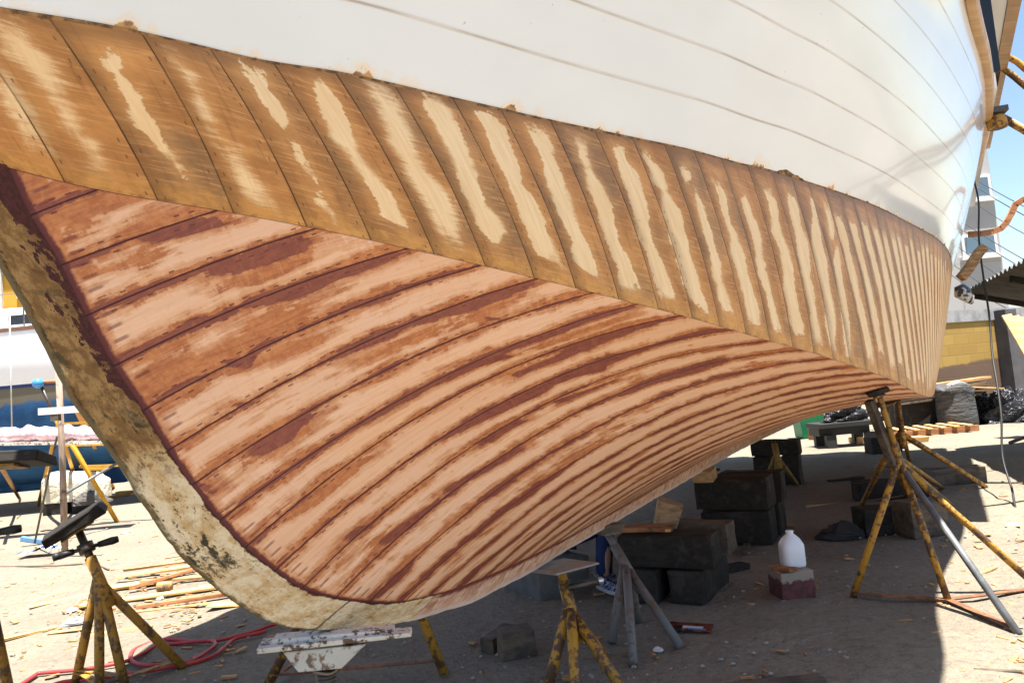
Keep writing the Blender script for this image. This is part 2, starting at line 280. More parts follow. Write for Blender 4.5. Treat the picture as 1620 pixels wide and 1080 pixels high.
MAROON_BANDS = [
    (0,[(0.082,0.8,0.95),(0.385,0.9,1.025),(0.708,0.975,1.05),(0.985,1.05,1.05)]),
    (0,[(0.475,2.125,2.2),(0.562,2.1,2.25),(0.682,2.075,2.3),(0.762,2.1,2.325),(0.88,2.175,2.325)]),
    (0,[(0.02,2.925,3.0),(0.122,2.9,3.075),(0.215,2.9,3.125),(0.295,2.925,3.125),(0.378,2.95,3.15)]),
    (0,[(0.45,3.1,3.3),(0.538,3.1,3.3),(0.63,3.125,3.375),(0.755,3.125,3.425)]),
    (0,[(0.51,3.075,3.375),(0.61,3.1,3.4),(0.71,3.125,3.425),(0.798,3.15,3.4),(0.895,3.125,3.25)]),
    (0,[(0.012,3.85,4.0),(0.115,3.875,4.05),(0.21,3.875,4.1),(0.28,3.85,4.1),(0.33,3.95,4.125),(0.405,4.0,4.1)]),
    (0,[(0.398,3.925,4.05),(0.46,4.0,4.175),(0.532,4.025,4.3),(0.605,4.0,4.325),(0.69,4.05,4.225),(0.782,4.05,4.225),(0.885,4.025,4.175),(0.972,4.0,4.125)]),
    (0,[(0.22,4.825,5.0),(0.245,4.9,5.175),(0.26,5.0,5.325),(0.308,4.925,5.075),(0.335,4.875,5.05),(0.398,4.95,5.05)]),
    (0,[(0.168,5.825,6.05),(0.205,6.0,6.1)]),
    (0,[(0.435,5.875,6.075),(0.493,5.875,6.175),(0.552,5.825,6.2),(0.612,5.9,6.1),(0.663,5.875,6.275),(0.69,6.025,6.25),(0.778,6.0,6.3),(0.865,6.1,6.35)]),
    (0,[(0.695,6.05,6.275),(0.75,6.1,6.375),(0.825,6.05,6.325),(0.898,6.05,6.275),(0.98,6.025,6.15)]),
    (0,[(0.73,6.75,6.825),(0.748,6.65,6.925),(0.755,6.925,7.0)]),
    (0,[(0.12,7.15,7.3),(0.155,7.075,7.4),(0.19,7.025,7.45),(0.225,7.15,7.275),(0.268,7.1,7.2)]),
    (0,[(0.068,7.925,8.025),(0.115,7.925,8.1),(0.17,7.95,8.1),(0.288,7.925,8.1),(0.345,7.925,8.2),(0.382,7.925,8.15),(0.42,7.85,8.225),(0.458,7.95,8.15),(0.5,7.875,8.25),(0.558,8.0,8.3),(0.63,8.05,8.525)]),
    (0,[(0.495,7.925,8.175),(0.548,7.9,8.3),(0.607,7.875,8.275),(0.655,7.9,8.225),(0.72,7.975,8.3),(0.775,8.025,8.325),(0.85,7.9,8.175),(0.913,7.875,8.2),(0.988,8.0,8.15)]),
    (0,[(0.555,9.225,9.425),(0.61,9.225,9.425),(0.663,9.225,9.45),(0.722,9.15,9.45),(0.79,9.075,9.325),(0.815,9.15,9.325),(0.92,8.975,9.15),(0.982,8.95,9.075)]),
    (0,[(0.33,10.025,10.175),(0.375,10.1,10.25),(0.412,10.1,10.325),(0.442,10.05,10.4),(0.47,10.125,10.425),(0.518,10.15,10.5),(0.558,10.125,10.325),(0.607,10.15,10.35),(0.65,10.075,10.6),(0.683,10.15,10.35),(0.808,9.975,10.15),(0.968,9.725,9.95),(0.995,9.85,9.95)]),
    (0,[(0.342,10.875,11.25),(0.362,11.1,11.325),(0.4,11.1,11.25),(0.435,11.175,11.325)]),
    (0,[(0.505,11.2,11.325),(0.565,11.225,11.375),(0.63,11.275,11.4)]),
    (0,[(0.22,11.675,11.95),(0.242,11.725,12.075),(0.272,11.9,12.125),(0.318,12.025,12.25),(0.365,12.1,12.25)]),
    (0,[(0.568,12.0,12.225),(0.6,11.95,12.225),(0.643,11.85,12.2),(0.683,11.825,12.3),(0.735,11.8,12.35),(0.835,11.7,12.1)]),
    (0,[(0.012,6.65,6.925),(0.015,6.75,7.125),(0.018,7.075,7.35),(0.028,7.2,7.45)]),
    (0,[(0.057,7.9,8.0),(0.09,7.9,8.05),(0.12,7.925,8.075),(0.168,7.975,8.075)]),
    (0,[(0.095,10.7,10.875),(0.12,10.75,10.925),(0.128,10.95,11.05)]),
    (0,[(0.105,11.65,11.95),(0.13,11.675,11.975),(0.165,11.775,11.925),(0.208,11.9,12.1)]),
]
BROWN_BANDS = [
    (0,[(0.45,3.35,3.575),(0.53,3.375,3.7),(0.608,3.375,3.725),(0.682,3.4,3.675),(0.828,3.225,3.5)]),
    (0,[(0.2,5.05,5.2),(0.258,5.15,5.375),(0.365,5.05,5.525),(0.415,5.15,5.575),(0.475,5.25,5.425)]),
    (0,[(0.418,6.175,6.5),(0.442,6.3,6.65),(0.5,6.275,6.625),(0.552,6.325,6.625),(0.65,6.225,6.45)]),
    (0,[(0.075,6.725,7.025),(0.112,6.775,7.075),(0.165,6.775,7.1),(0.215,6.75,7.15),(0.255,6.925,7.175),(0.283,7.025,7.1)]),
    (0,[(0.122,7.2,7.425),(0.158,7.25,7.575),(0.208,7.3,7.525),(0.255,7.2,7.5)]),
    (0,[(0.0,7.575,7.775),(0.008,7.575,7.825),(0.025,7.875,8.025)]),
    (0,[(0.042,8.85,9.1),(0.08,8.975,9.25),(0.118,9.15,9.4),(0.165,9.125,9.4),(0.215,9.1,9.375)]),
    (0,[(0.11,8.975,9.3),(0.158,8.975,9.35),(0.222,8.975,9.325),(0.25,9.225,9.375)]),
    (0,[(0.518,7.65,7.925),(0.59,7.775,8.125),(0.695,7.925,8.25),(0.79,7.875,8.175),(0.933,7.7,8.0),(0.99,7.8,7.975)]),
    (0,[(0.67,8.45,8.675),(0.738,8.45,8.725),(0.828,8.425,8.7),(0.948,8.325,8.55)]),
]

# ---------------------------------------------------------------- hull materials
def strakes(m, wd):
    """plank coordinates: k across (whole numbers at the seams), v metres along, e metres left to the far end"""
    k = m.attr('pk'); v = m.attr('pv'); e = m.attr('pe')
    cell = m.math('FLOOR', k); fr = m.math('FRACT', k)
    lo = m.math('MULTIPLY', fr, wd); hi = m.math('MULTIPLY', m.math('SUBTRACT', 1.0, fr), wd)
    dd = m.math('MINIMUM', lo, hi)
    P = m.comb(m.math('MULTIPLY', k, wd), v, m.math('MULTIPLY', cell, 3.17))
    return k, v, e, cell, fr, lo, hi, dd, P
def staples(m, k, v, dd, off, pitch, ln, th, keep):
    rowid = m.math('FLOOR', m.math('MULTIPLY', k, 2.0))
    q = m.math('ADD', m.math('DIVIDE', v, pitch), m.math('MULTIPLY', m.white(m.comb(rowid, 1.0, 2.0)), 9.0))
    cid = m.math('FLOOR', q); fr = m.math('FRACT', q); r = m.white(m.comb(cid, rowid, 5.0)); r2 = m.white(m.comb(cid, rowid, 9.0))
    al = m.math('ABSOLUTE', m.math('SUBTRACT', fr, m.math('ADD', .3, m.math('MULTIPLY', r, .4))))
    ac = m.math('ABSOLUTE', m.math('SUBTRACT', dd, m.math('ADD', off, m.math('MULTIPLY', r2, off*.5))))
    hit = m.math('MULTIPLY', m.ss(al, ln/pitch*.5, ln/pitch*.38), m.ss(ac, th, th*.5))
    return m.math('MULTIPLY', hit, m.math('LESS_THAN', r2, keep))

def side_material():
    m = NM('stripped_topside_planking', .62, .3); k, v, e, cell, fr, lo, hi, dd, P = strakes(m, .18)
    base = m.noise(P, 3.2, 4, .62); grain = m.noise(m.scale(P, (75, 5, 1)), 1, 5, .65, .2)
    scr = m.noise(m.scale(P, (9, 95, 1)), 1, 4, .7, .4); big = m.noise(m.scale(P, (3, 2.2, 2.0)), 1, 3); scr2 = m.noise(m.scale(P, (14, 70, 1)), 1, 5, .75, 1.6)
    rag = m.noise(P, 24, 5, .7); rag2 = m.noise(P, 95, 3, .65); own = m.white(m.comb(cell, 3.0, 1.0)); soften = m.noise(P, 5.5, 2, .5)
    sd = m.math('ADD', m.attr('san'), m.math('ADD', m.math('MULTIPLY', m.math('SUBTRACT', rag, .5), .046), m.math('MULTIPLY', m.math('SUBTRACT', rag2, .5), .012)))
    sd = m.math('ADD', sd, m.math('MULTIPLY', m.math('SUBTRACT', scr2, .5), .022))
    soft = m.attr('soft')
    wd = m.math('ADD', .0022, m.math('MULTIPLY', m.ss(soften, .46, .68), .014))
    sharp = m.ss(m.math('DIVIDE', sd, wd), -1.0, 1.0); blur = m.ss(m.math('ADD', sd, m.math('MULTIPLY', m.math('SUBTRACT', scr, .5), .06)), -.020, .020)
    light = m.mix(soft, sharp, blur); halo = m.math('MULTIPLY', m.ss(sd, -.045, .0), .30)
    br = m.mix(m.ss(base, .36, .62), lin(202, 142, 84), lin(168, 114, 66)); br = m.mix(m.math('MULTIPLY', m.ss(big, .46, .64), .8), br, lin(140, 108, 78))
    br = m.mix(m.math('MULTIPLY', m.ss(own, .25, .95), .30), br, lin(168, 112, 66))
    br = m.mix(m.math('MULTIPLY', m.ss(scr, .48, .70), .55), br, lin(232, 174, 112)); br = m.mix(m.math('MULTIPLY', m.ss(scr2, .56, .70), .5), br, lin(132, 88, 54)); br = m.mix(m.math('MULTIPLY', m.ss(grain, .5, .72), .5), br, lin(136, 86, 48))
    br = m.mix(halo, br, lin(232, 172, 108))
    br = m.mix(m.math('MULTIPLY', m.ss(m.math('ADD', v, m.math('MULTIPLY', m.math('SUBTRACT', rag, .5), .08)), .08, .02), .6), br, m.mix(m.ss(rag, .4, .6), lin(222, 164, 92), lin(190, 138, 76)))
    br = m.mix(m.math('MULTIPLY', m.ss(m.math('ADD', e, m.math('MULTIPLY', m.math('SUBTRACT', base, .5), .12)), .060, .010), .6), br, lin(124, 88, 58))
    li = m.mix(m.ss(grain, .35, .7), lin(246, 214, 170), lin(234, 198, 152)); li = m.mix(m.math('MULTIPLY', m.ss(base, .45, .7), .4), li, lin(232, 190, 136)); li = m.mix(m.math('MULTIPLY', m.ss(scr2, .58, .72), .25), li, lin(222, 172, 118))
    c = m.mix(light, br, li)
    # darker band along the aft side of every lap, fading across the plank
    c = m.mix(m.math('MULTIPLY', m.ss(m.math('ADD', lo, m.math('MULTIPLY', m.math('SUBTRACT', base, .5), .08)), .058, .002), m.math('ADD', .30, m.math('MULTIPLY', m.ss(big, .35, .65), .4))), c, lin(122, 86, 54))
    c = m.mix(m.math('MULTIPLY', staples(m, k, v, dd, .016, .052, .013, .0026, .62), .7), c, lin(98, 62, 40))
    seam = m.math('MULTIPLY', m.ss(dd, .0026, .0010), m.math('ADD', .45, m.math('MULTIPLY', m.ss(soften, .4, .55), .5))); c = m.mix(m.math('MULTIPLY', seam, .9), c, lin(70, 46, 30))
    ch = m.math('MULTIPLY', m.ss(v, .012, .003), m.ss(m.noise(P, 30, 3), .48, .62)); c = m.mix(m.math('MULTIPLY', ch, .6), c, lin(112, 58, 48))
    c = m.mix(m.math('MULTIPLY', m.ss(m.noise(P, 34, 2, .5), .77, .80), .6), c, lin(110, 72, 48))
    m.color(c); m.put(m.b.inputs['Roughness'], m.math('ADD', .46, m.math('MULTIPLY', light, .24)))
    h = m.math('ADD', m.math('MULTIPLY', grain, .14), m.math('MULTIPLY', light, -.14)); h = m.math('ADD', h, m.math('MULTIPLY', fr, .6)); h = m.math('SUBTRACT', h, m.math('MULTIPLY', seam, .9)); h = m.math('ADD', h, m.math('MULTIPLY', scr2, .12))
    m.bump(h, .007, .8); return m.m

def bottom_material():
    m = NM('stripped_bottom_planking', .55, .3); k, v, e, cell, fr, lo, hi, dd, P = strakes(m, .16)
    seam_id = m.math('FLOOR', m.math('ADD', k, .5)); own = m.white(m.comb(cell, 7.0, 1.0))
    grain = m.noise(m.scale(P, (80, 4.5, 1)), 1, 5, .65, .2); big = m.noise(m.scale(P, (6, 1.6, 2.0)), 1, 4, .62); scr = m.noise(m.scale(P, (13, 60, 1)), 1, 4, .7, .5)
    rag = m.noise(P, 30, 5, .72); rag2 = m.noise(P, 100, 3, .65); streak = m.noise(m.scale(P, (46, 4.5, 1)), 1, 5, .7, .9); tooth = m.noise(m.scale(P, (7, 26, 1)), 1, 4, .7, .6)
    rg = m.math('ADD', m.math('MULTIPLY', m.math('SUBTRACT', rag, .5), .026), m.math('MULTIPLY', m.math('SUBTRACT', rag2, .5), .012))
    rg = m.math('ADD', rg, m.math('MULTIPLY', m.math('SUBTRACT', streak, .5), .056)); rg = m.math('ADD', rg, m.math('MULTIPLY', m.math('SUBTRACT', tooth, .5), .030))
    side = m.math('GREATER_THAN', fr, .5); far = m.ss(k, 11.0, 14.0)
    # dark resin left along each seam: its width wanders along the seam and differs from side to side
    wv = m.noise(m.comb(m.math('MULTIPLY', v, 2.4), m.math('MULTIPLY', seam_id, 4.7), m.math('MULTIPLY', side, 3.3)), 1, 4, .65)
    bw = m.math('MULTIPLY', m.math('SUBTRACT', wv, m.math('SUBTRACT', .475, m.math('MULTIPLY', far, .04))), m.math('ADD', .13, m.math('MULTIPLY', far, .06)))
    bw = m.math('MAXIMUM', bw, .0045)
    fm = m.math('MAXIMUM', m.attr('mar'), m.math('SUBTRACT', bw, dd))
    blob = m.math('MULTIPLY', m.math('SUBTRACT', m.noise(m.scale(P, (20, 9, 1)), 1, 5, .65), .75), .35)
    fm = m.math('MAXIMUM', fm, blob)
    fmr = m.math('ADD', fm, m.math('MULTIPLY', rg, .50)); mar = m.ss(fmr, -.002, .003)
    wb = m.noise(m.comb(m.math('MULTIPLY', v, 2.6), m.math('MULTIPLY', seam_id, 8.1), m.math('ADD', m.math('MULTIPLY', side, 5.1), 40.0)), 1, 4, .62)
    bb = m.math('SUBTRACT', m.math('MULTIPLY', m.math('SUBTRACT', wb, .36), .165), dd)
    fb = m.math('MAXIMUM', m.math('MAXIMUM', m.attr('brn'), bb), m.math('MULTIPLY', m.math('SUBTRACT', big, .63), .30))
    fb = m.math('MAXIMUM', fb, m.math('ADD', fm, .010)); fb = m.math('MAXIMUM', fb, m.math('SUBTRACT', m.math('SUBTRACT', .055, v), m.math('MULTIPLY', rag, .05)))
    fb = m.math('ADD', fb, m.math('MULTIPLY', m.ss(k, 2.1, .9), .05)); fbr = m.math('ADD', fb, rg)
    tan = m.ss(m.math('ADD', fbr, .016), -.006, .008); wd = m.math('ADD', .003, m.math('MULTIPLY', m.ss(m.noise(P, 6.5, 2, .5), .45, .66), .018)); brn = m.ss(m.math('DIVIDE', fbr, wd), -1.0, 1.0)
    li = m.mix(m.ss(grain, .35, .7), lin(244, 196, 160), lin(230, 178, 140)); li = m.mix(m.math('MULTIPLY', m.ss(big, .35, .6), .5), li, lin(236, 196, 170)); li = m.mix(m.math('MULTIPLY', own, .35), li, lin(226, 172, 132))
    li = m.mix(m.math('MULTIPLY', m.ss(scr, .52, .75), .35), li, lin(218, 158, 120)); li = m.mix(m.math('MULTIPLY', m.ss(streak, .58, .68), .5), li, lin(206, 144, 108))
    tn = m.mix(m.ss(grain, .4, .7), lin(222, 164, 120), lin(204, 144, 104))
    bw_c = m.mix(m.ss(rag, .35, .65), lin(206, 134, 84), lin(182, 110, 68)); bw_c = m.mix(m.math('MULTIPLY', m.ss(grain, .5, .75), .5), bw_c, lin(148, 86, 62)); bw_c = m.mix(m.math('MULTIPLY', m.ss(streak, .50, .62), .45), bw_c, lin(150, 82, 60))
    bw_c = m.mix(m.math('MULTIPLY', m.ss(scr, .52, .72), .4), bw_c, lin(220, 154, 108))
    mc = m.mix(m.ss(rag, .4, .65), lin(124, 62, 58), lin(146, 82, 68)); mc = m.mix(m.math('MULTIPLY', m.ss(scr, .55, .72), .4), mc, lin(170, 104, 80)); mc = m.mix(m.math('MULTIPLY', m.ss(streak, .56, .66), .5), mc, lin(98, 46, 46))
    c = m.mix(m.math('MULTIPLY', tan, .8), li, tn); c = m.mix(brn, c, bw_c); c = m.mix(m.math('MULTIPLY', mar, .88), c, mc)
    c = m.mix(m.math('MULTIPLY', staples(m, k, v, dd, .017, .050, .018, .0034, .66), .85), c, lin(108, 50, 48))
    endst = m.math('MULTIPLY', m.math('MULTIPLY', m.ss(v, .085, .07), m.ss(v, .03, .045)), m.ss(m.math('ABSOLUTE', m.math('SUBTRACT', m.math('FRACT', m.math('MULTIPLY', k, 4.0)), .5)), .16, .10))
    c = m.mix(m.math('MULTIPLY', m.math('MULTIPLY', endst, .6), m.math('GREATER_THAN', m.white(m.comb(m.math('FLOOR', m.math('MULTIPLY', k, 4.0)), 2.0, 6.0)), .3)), c, lin(108, 50, 46))
    c = m.mix(m.ss(m.math('ADD', v, m.math('MULTIPLY', m.math('SUBTRACT', rag, .5), .024)), .030, .020), c, lin(102, 50, 48))
    seam = m.ss(dd, .0030, .0011); c = m.mix(m.math('MULTIPLY', seam, .9), c, lin(70, 34, 34))
    c = m.mix(m.math('MULTIPLY', m.ss(e, .007, .002), .75), c, lin(70, 40, 34))
    m.color(c); m.put(m.b.inputs['Roughness'], m.math('SUBTRACT', .62, m.math('MULTIPLY', mar, .22)))
    h = m.math('ADD', m.math('MULTIPLY', grain, .14), m.math('MULTIPLY', mar, .22)); h = m.math('ADD', h, m.math('MULTIPLY', brn, .10)); h = m.math('SUBTRACT', h, m.math('MULTIPLY', seam, 1.0)); h = m.math('ADD', h, m.math('MULTIPLY', fr, .4))
    m.bump(h, .006, .8); return m.m

def white_hull_material():
    m = NM('white_hull_paint', .13, .5); s = m.attr('pk'); h = m.attr('pv'); P = m.comb(s, h, 0.0)
    big = m.noise(m.scale(P, (1.2, 2.5, 1)), 1, 3); fine = m.noise(P, 60, 3, .6); rag = m.noise(m.scale(P, (14, 22, 1)), 1, 4, .65)
    c = m.mix(m.ss(big, .3, .75), (.825, .845, .88), (.765, .785, .82))
    q = m.math('DIVIDE', h, .1765); fr = m.math('FRACT', q); d = m.math('MULTIPLY', m.math('MINIMUM', fr, m.math('SUBTRACT', 1.0, fr)), .1765)
    on = m.math('GREATER_THAN', h, .10); sm = m.math('MULTIPLY', m.ss(d, .0042, .0014), on); below = m.math('MULTIPLY', m.ss(fr, .90, .97), on)
    c = m.mix(m.math('MULTIPLY', m.math('MULTIPLY', m.ss(d, .009, .003), on), .36), c, lin(206, 184, 160)); c = m.mix(m.math('MULTIPLY', sm, m.math('ADD', .08, m.math('MULTIPLY', m.ss(m.noise(m.scale(P, (2.5, 9, 1)), 1, 4, .6), .42, .66), .5))), c, lin(140, 122, 108))
    c = m.mix(m.math('MULTIPLY', m.math('MULTIPLY', m.ss(m.noise(P, 38, 2, .5), .73, .77), .6), 1.0), c, lin(178, 170, 165))
    c = m.mix(m.math('MULTIPLY', m.ss(fine, .78, .83), .55), c, lin(120, 112, 108))
    # paint torn away along the lower edge
    tear = m.math('SUBTRACT', m.math('SUBTRACT', m.math('MULTIPLY', m.math('SUBTRACT', m.noise(m.scale(P, (5, 3, 1)), 1, 5, .68), .53), .24), .001), h)
    c = m.mix(m.math('MULTIPLY', m.ss(tear, -.030, .012), .6), c, lin(246, 206, 150)); c = m.mix(m.ss(tear, .0, .006), c, m.mix(m.ss(rag, .42, .6), lin(205, 152, 92), lin(142, 98, 62)))
    m.color(c); m.b.inputs['Coat Weight'].default_value = .5; m.b.inputs['Coat Roughness'].default_value = .06
    m.put(m.b.inputs['Roughness'], m.math('ADD', .16, m.math('MULTIPLY', m.ss(tear, -.01, .006), .5)))
    hh = m.math('ADD', m.math('MULTIPLY', sm, -.5), m.math('MULTIPLY', m.ss(tear, .0, .006), -.5)); hh = m.math('ADD', hh, m.math('MULTIPLY', m.noise(m.scale(P, (1.0, 4, 1)), 1.6, 2), .9))
    m.bump(hh, .004, .6); return m.m

def keel_material():
    m = NM('peeling_keel_paint', .75, .25); a = m.attr('pk'); q = m.attr('pv'); P = m.comb(a, m.math('MULTIPLY', q, .22), 0.0)       # a: metres along the keel, q: 0 at the rabbet, 1 at the outer edge
    big = m.noise(P, 3.2, 4, .65); rag = m.noise(P, 13, 5, .7); fine = m.noise(P, 55, 4, .68); run = m.noise(m.comb(m.math('MULTIPLY', a, 26.0), m.math('MULTIPLY', q, 1.3), 1.0), 1, 4, .65, .4)
    cream = m.mix(m.ss(rag, .40, .60), lin(242, 220, 182), lin(218, 182, 130)); cream = m.mix(m.math('MULTIPLY', m.ss(run, .52, .70), .45), cream, lin(182, 134, 82)); cream = m.mix(m.math('MULTIPLY', m.ss(rag, .60, .66), .7), cream, lin(150, 104, 62))
    olive = m.mix(m.ss(rag, .42, .58), lin(134, 98, 58), lin(176, 138, 88)); olive = m.mix(m.math('MULTIPLY', m.ss(run, .5, .68), .55), olive, lin(86, 62, 40)); olive = m.mix(m.ss(big, .60, .64), olive, lin(218, 186, 130))
    olive = m.mix(m.math('MULTIPLY', m.ss(m.noise(P, 7, 4, .7), .58, .63), .8), olive, lin(78, 72, 48))
    c = m.mix(m.ss(m.math('ADD', a, m.math('MULTIPLY', m.math('SUBTRACT', rag, .5), .5)), .62, .72), olive, cream)
    mid = m.math('MULTIPLY', m.ss(a, .45, .6), m.ss(a, 1.35, 1.0))
    spk = m.math('ADD', fine, m.math('MULTIPLY', m.math('SUBTRACT', big, .5), .9)); c = m.mix(m.math('MULTIPLY', m.ss(spk, .565, .64), m.math('ADD', .30, m.math('MULTIPLY', mid, .6))), c, lin(62, 56, 40))
    c = m.mix(m.math('MULTIPLY', m.ss(m.math('ADD', big, m.math('MULTIPLY', rag, .4)), .77, .80), m.math('MULTIPLY', mid, .95)), c, lin(54, 58, 48))
    edge_o = m.math('ADD', q, m.math('MULTIPLY', m.math('SUBTRACT', rag, .5), .22)); c = m.mix(m.math('MULTIPLY', m.ss(edge_o, .985, 1.05), m.ss(a, 2.2, 1.9)), c, lin(112, 98, 70))
    raw = m.mix(m.ss(rag, .40, .60), lin(240, 202, 172), lin(220, 168, 134)); raw = m.mix(m.math('MULTIPLY', m.ss(run, .48, .64), .7), raw, lin(172, 104, 76)); raw = m.mix(m.math('MULTIPLY', m.ss(m.math('ADD', q, m.math('MULTIPLY', run, .8)), 1.15, 1.35), .85), raw, lin(226, 208, 196))
    c = m.mix(m.ss(m.math('ADD', a, m.math('MULTIPLY', m.math('SUBTRACT', rag, .5), .10)), A_RAW, A_RAW+.03), c, raw)
    edge = m.math('MULTIPLY', m.math('SUBTRACT', m.math('ADD', m.math('MULTIPLY', rag, .6), m.math('MULTIPLY', big, .5)), .44), m.math('ADD', .45, m.math('MULTIPLY', m.ss(a, .55, .2), 3.2)))
    c = m.mix(m.ss(m.math('SUBTRACT', edge, q), .0, .03), c, m.mix(m.ss(fine, .4, .6), lin(92, 48, 46), lin(70, 42, 38)))
    c = m.mix(m.math('MULTIPLY', m.ss(m.math('ABSOLUTE', m.math('SUBTRACT', a, m.math('ADD', A_SCARF, m.math('MULTIPLY', m.math('SUBTRACT', rag, .5), .02)))), .007, .003), .85), c, lin(66, 62, 56))
    c = m.mix(m.math('MULTIPLY', m.ss(m.math('ADD', q, m.math('MULTIPLY', m.math('SUBTRACT', run, .5), .5)), .30, .12), m.ss(a, A_RAW, A_RAW+.1)), c, lin(132, 66, 52))
    m.color(c); m.bump(m.math('ADD', m.math('MULTIPLY', rag, 1.0), m.math('MULTIPLY', fine, .7)), .016, .9); return m.m
A_RAW, A_SCARF = 2.12, 1.62


# ---------------------------------------------------------------- fields for the sanded and stained patches
def patch_field(K, W, patches, wd, ln):
    f = np.full(K.shape, -.2); sft = np.zeros(K.shape)
    for soft, rows in patches:
        r = np.array(rows); r = r[np.argsort(r[:, 0])]
        lo = np.interp(W, r[:, 0], r[:, 1]); hi = np.interp(W, r[:, 0], r[:, 2])
        d = np.minimum(np.minimum(K-lo, hi-K)*wd, np.minimum(W-r[0, 0], r[-1, 0]-W)*ln*.35)
        sft = np.where(d > f, soft, sft); f = np.maximum(f, np.clip(d, -.2, .2))
    return f, sft
def attr(me, name, arr):
    a = me.attributes.new(name, 'FLOAT', 'POINT'); a.data.foreach_set('value', np.asarray(arr, np.float32).ravel())
def sheet(name, P, mat, parent, attrs, mirror=False, flip=False):
    """P: (n, m, 3) in boat coordinates"""
    Q = P.copy()
    if mirror: Q[..., 1] *= -1
    wp = hw(Q); n, m_ = P.shape[:2]; base = np.array(wl(parent))
    idx = np.arange(n*m_).reshape(n, m_); a, b, c, d = idx[:-1, :-1], idx[:-1, 1:], idx[1:, 1:], idx[1:, :-1]
    F = np.stack([a, b, c, d] if not (flip ^ mirror) else [a, d, c, b], -1).reshape(-1, 4)
    me = bpy.data.meshes.new(name); me.from_pydata((wp.reshape(-1, 3)-base).tolist(), [], F.tolist())
    me.polygons.foreach_set('use_smooth', [True]*len(me.polygons)); me.materials.append(mat)
    for k, v in attrs.items(): attr(me, k, v)
    o = bpy.data.objects.new(name, me); COL.objects.link(o); o.parent = parent; return o

# ---------------------------------------------------------------- the wooden boat
BOAT = empty('wooden_boat', hw((5.0, 0, .6)), 'big wooden boat on stands, its lower planking stripped to bare stained wood below white topsides', 'boat')
MS, MBT, MW, MK = side_material(), bottom_material(), white_hull_material(), keel_material()
# bottom: planks run diagonally from the rabbet up to the chine
kk = np.concatenate([np.linspace(-.9, 13, 180), np.linspace(13.1, NB, 150)]); ww = np.linspace(0, 1, 110)
K, Wq = np.meshgrid(kk, ww, indexing='ij'); PB = bottom_pt(K, Wq); LB = np.linalg.norm(bottom_pt(kk, 1+0*kk)-bottom_pt(kk, 0*kk), axis=-1)[:, None]
def snap(p):
    out = []
    for sft, rows in p:
        out.append((sft, [(w_, float(np.floor(a)) if a-np.floor(a) < .2 else a, float(np.ceil(b)) if np.ceil(b)-b < .14 else b) for w_, a, b in rows]))
    return out
MAROON_BANDS = snap(MAROON_BANDS)
mar, _ = patch_field(K, Wq, MAROON_BANDS, .16, LB); brn, _ = patch_field(K, Wq, BROWN_BANDS, .16, LB)
for mir in (False, True):
    sheet('bottom_planking', PB, MBT, BOAT, dict(pk=K, pv=Wq*LB, pe=(1-Wq)*LB, mar=mar, brn=brn), mir)
# side: planks run from the chine up to the edge of the white paint
kk = np.linspace(-2.9, NS, 640); ww = np.linspace(0, 1, 60); K, Wq = np.meshgrid(kk, ww, indexing='ij'); PS = side_pt(K, Wq)
LS = np.linalg.norm(side_pt(kk, 1+0*kk)-side_pt(kk, 0*kk), axis=-1)[:, None]
more = []
for k in list(range(20, NS)) + [-1, -2, -3]:
    n = 9; z = np.linspace(random.uniform(.04, .14), random.uniform(.84, .92), n); cx = .5; rows = []
    for q in z:
        cx = min(.62, max(.38, cx+random.uniform(-.06, .06))); hwid = random.uniform(.20, .32); rows.append((q, k+cx-hwid, k+cx+hwid))
    more.append((0, rows))
san, soft = patch_field(K, Wq, SIDE_PATCHES+more, .18, LS)
for mir in (False, True):
    sheet('side_planking', PS, MS, BOAT, dict(pk=K, pv=Wq*LS, pe=(1-Wq)*LS, san=san, soft=soft), mir, flip=True)
# white topsides
s_ = np.concatenate([np.linspace(-.62, 3, 60), np.linspace(3.1, 14, 120)]); hh = np.linspace(0, 1, 40); S, Hq = np.meshgrid(s_, hh, indexing='ij'); PT = top_pt(S, Hq)
for mir in (False, True):
    sheet('white_topside', PT, MW, BOAT, dict(pk=S, pv=PT[..., 2]-BT_ZC), mir)
# keel and stem, one timber with peeling paint
sk = np.concatenate([np.linspace(.52, 2.6, 150), np.linspace(2.65, 13.9, 180)])
arcp = np.stack([sk, KEEL_Z(sk)], -1); arc = np.concatenate([[0], np.cumsum(np.linalg.norm(np.diff(arcp, axis=0), axis=1))]); arc -= np.interp(.98, sk, arc)
# match every outer-edge station with a rabbet station square to it
sr = np.concatenate([np.linspace(.62, 2.75, 150), np.linspace(2.8, 13.9, 180)])
def keel_sec(i):
    a = np.array([sr[i], .066, RAB_Z(sr[i])+.012]); b = np.array([sk[i], .016+.022*min(1, max(0, (sk[i]-1.8)/.7)), KEEL_Z(sk[i])])
    return a, b
rows = []; at_a = []; at_q = []
for i in range(len(sk)):
    a, b = keel_sec(i); chip = .007*max(0, float(vnoise(arc[i]*34, 2.0, 15))-.55)/.45; b = b+(a-b)*chip/np.linalg.norm(a-b)
    side = [a+(b-a)*q for q in (0, .2, .4, .6, .8, .95)]+[b]; fl = np.array([1, -1, 1])
    ring = side+[b, b*np.array([1, 0, 1])+(b-a)/np.linalg.norm(b-a)*.006, b*fl]+[p*fl for p in side[::-1]]
    rows.append(ring); qs = [0, .2, .4, .6, .8, .95, 1.0]; at_q.append(qs+[1.01, 1.06, 1.01]+qs[::-1]); at_a.append([arc[i]]*17)
PK = np.array(rows); nzz = (vnoise(np.array(at_a)*9, np.array(at_q)*3, 3)-.5)*.0025; PK[..., 1] += nzz*np.sign(PK[..., 1])
sheet('keel', PK, MK, BOAT, dict(pk=np.array(at_a), pv=np.array(at_q)))
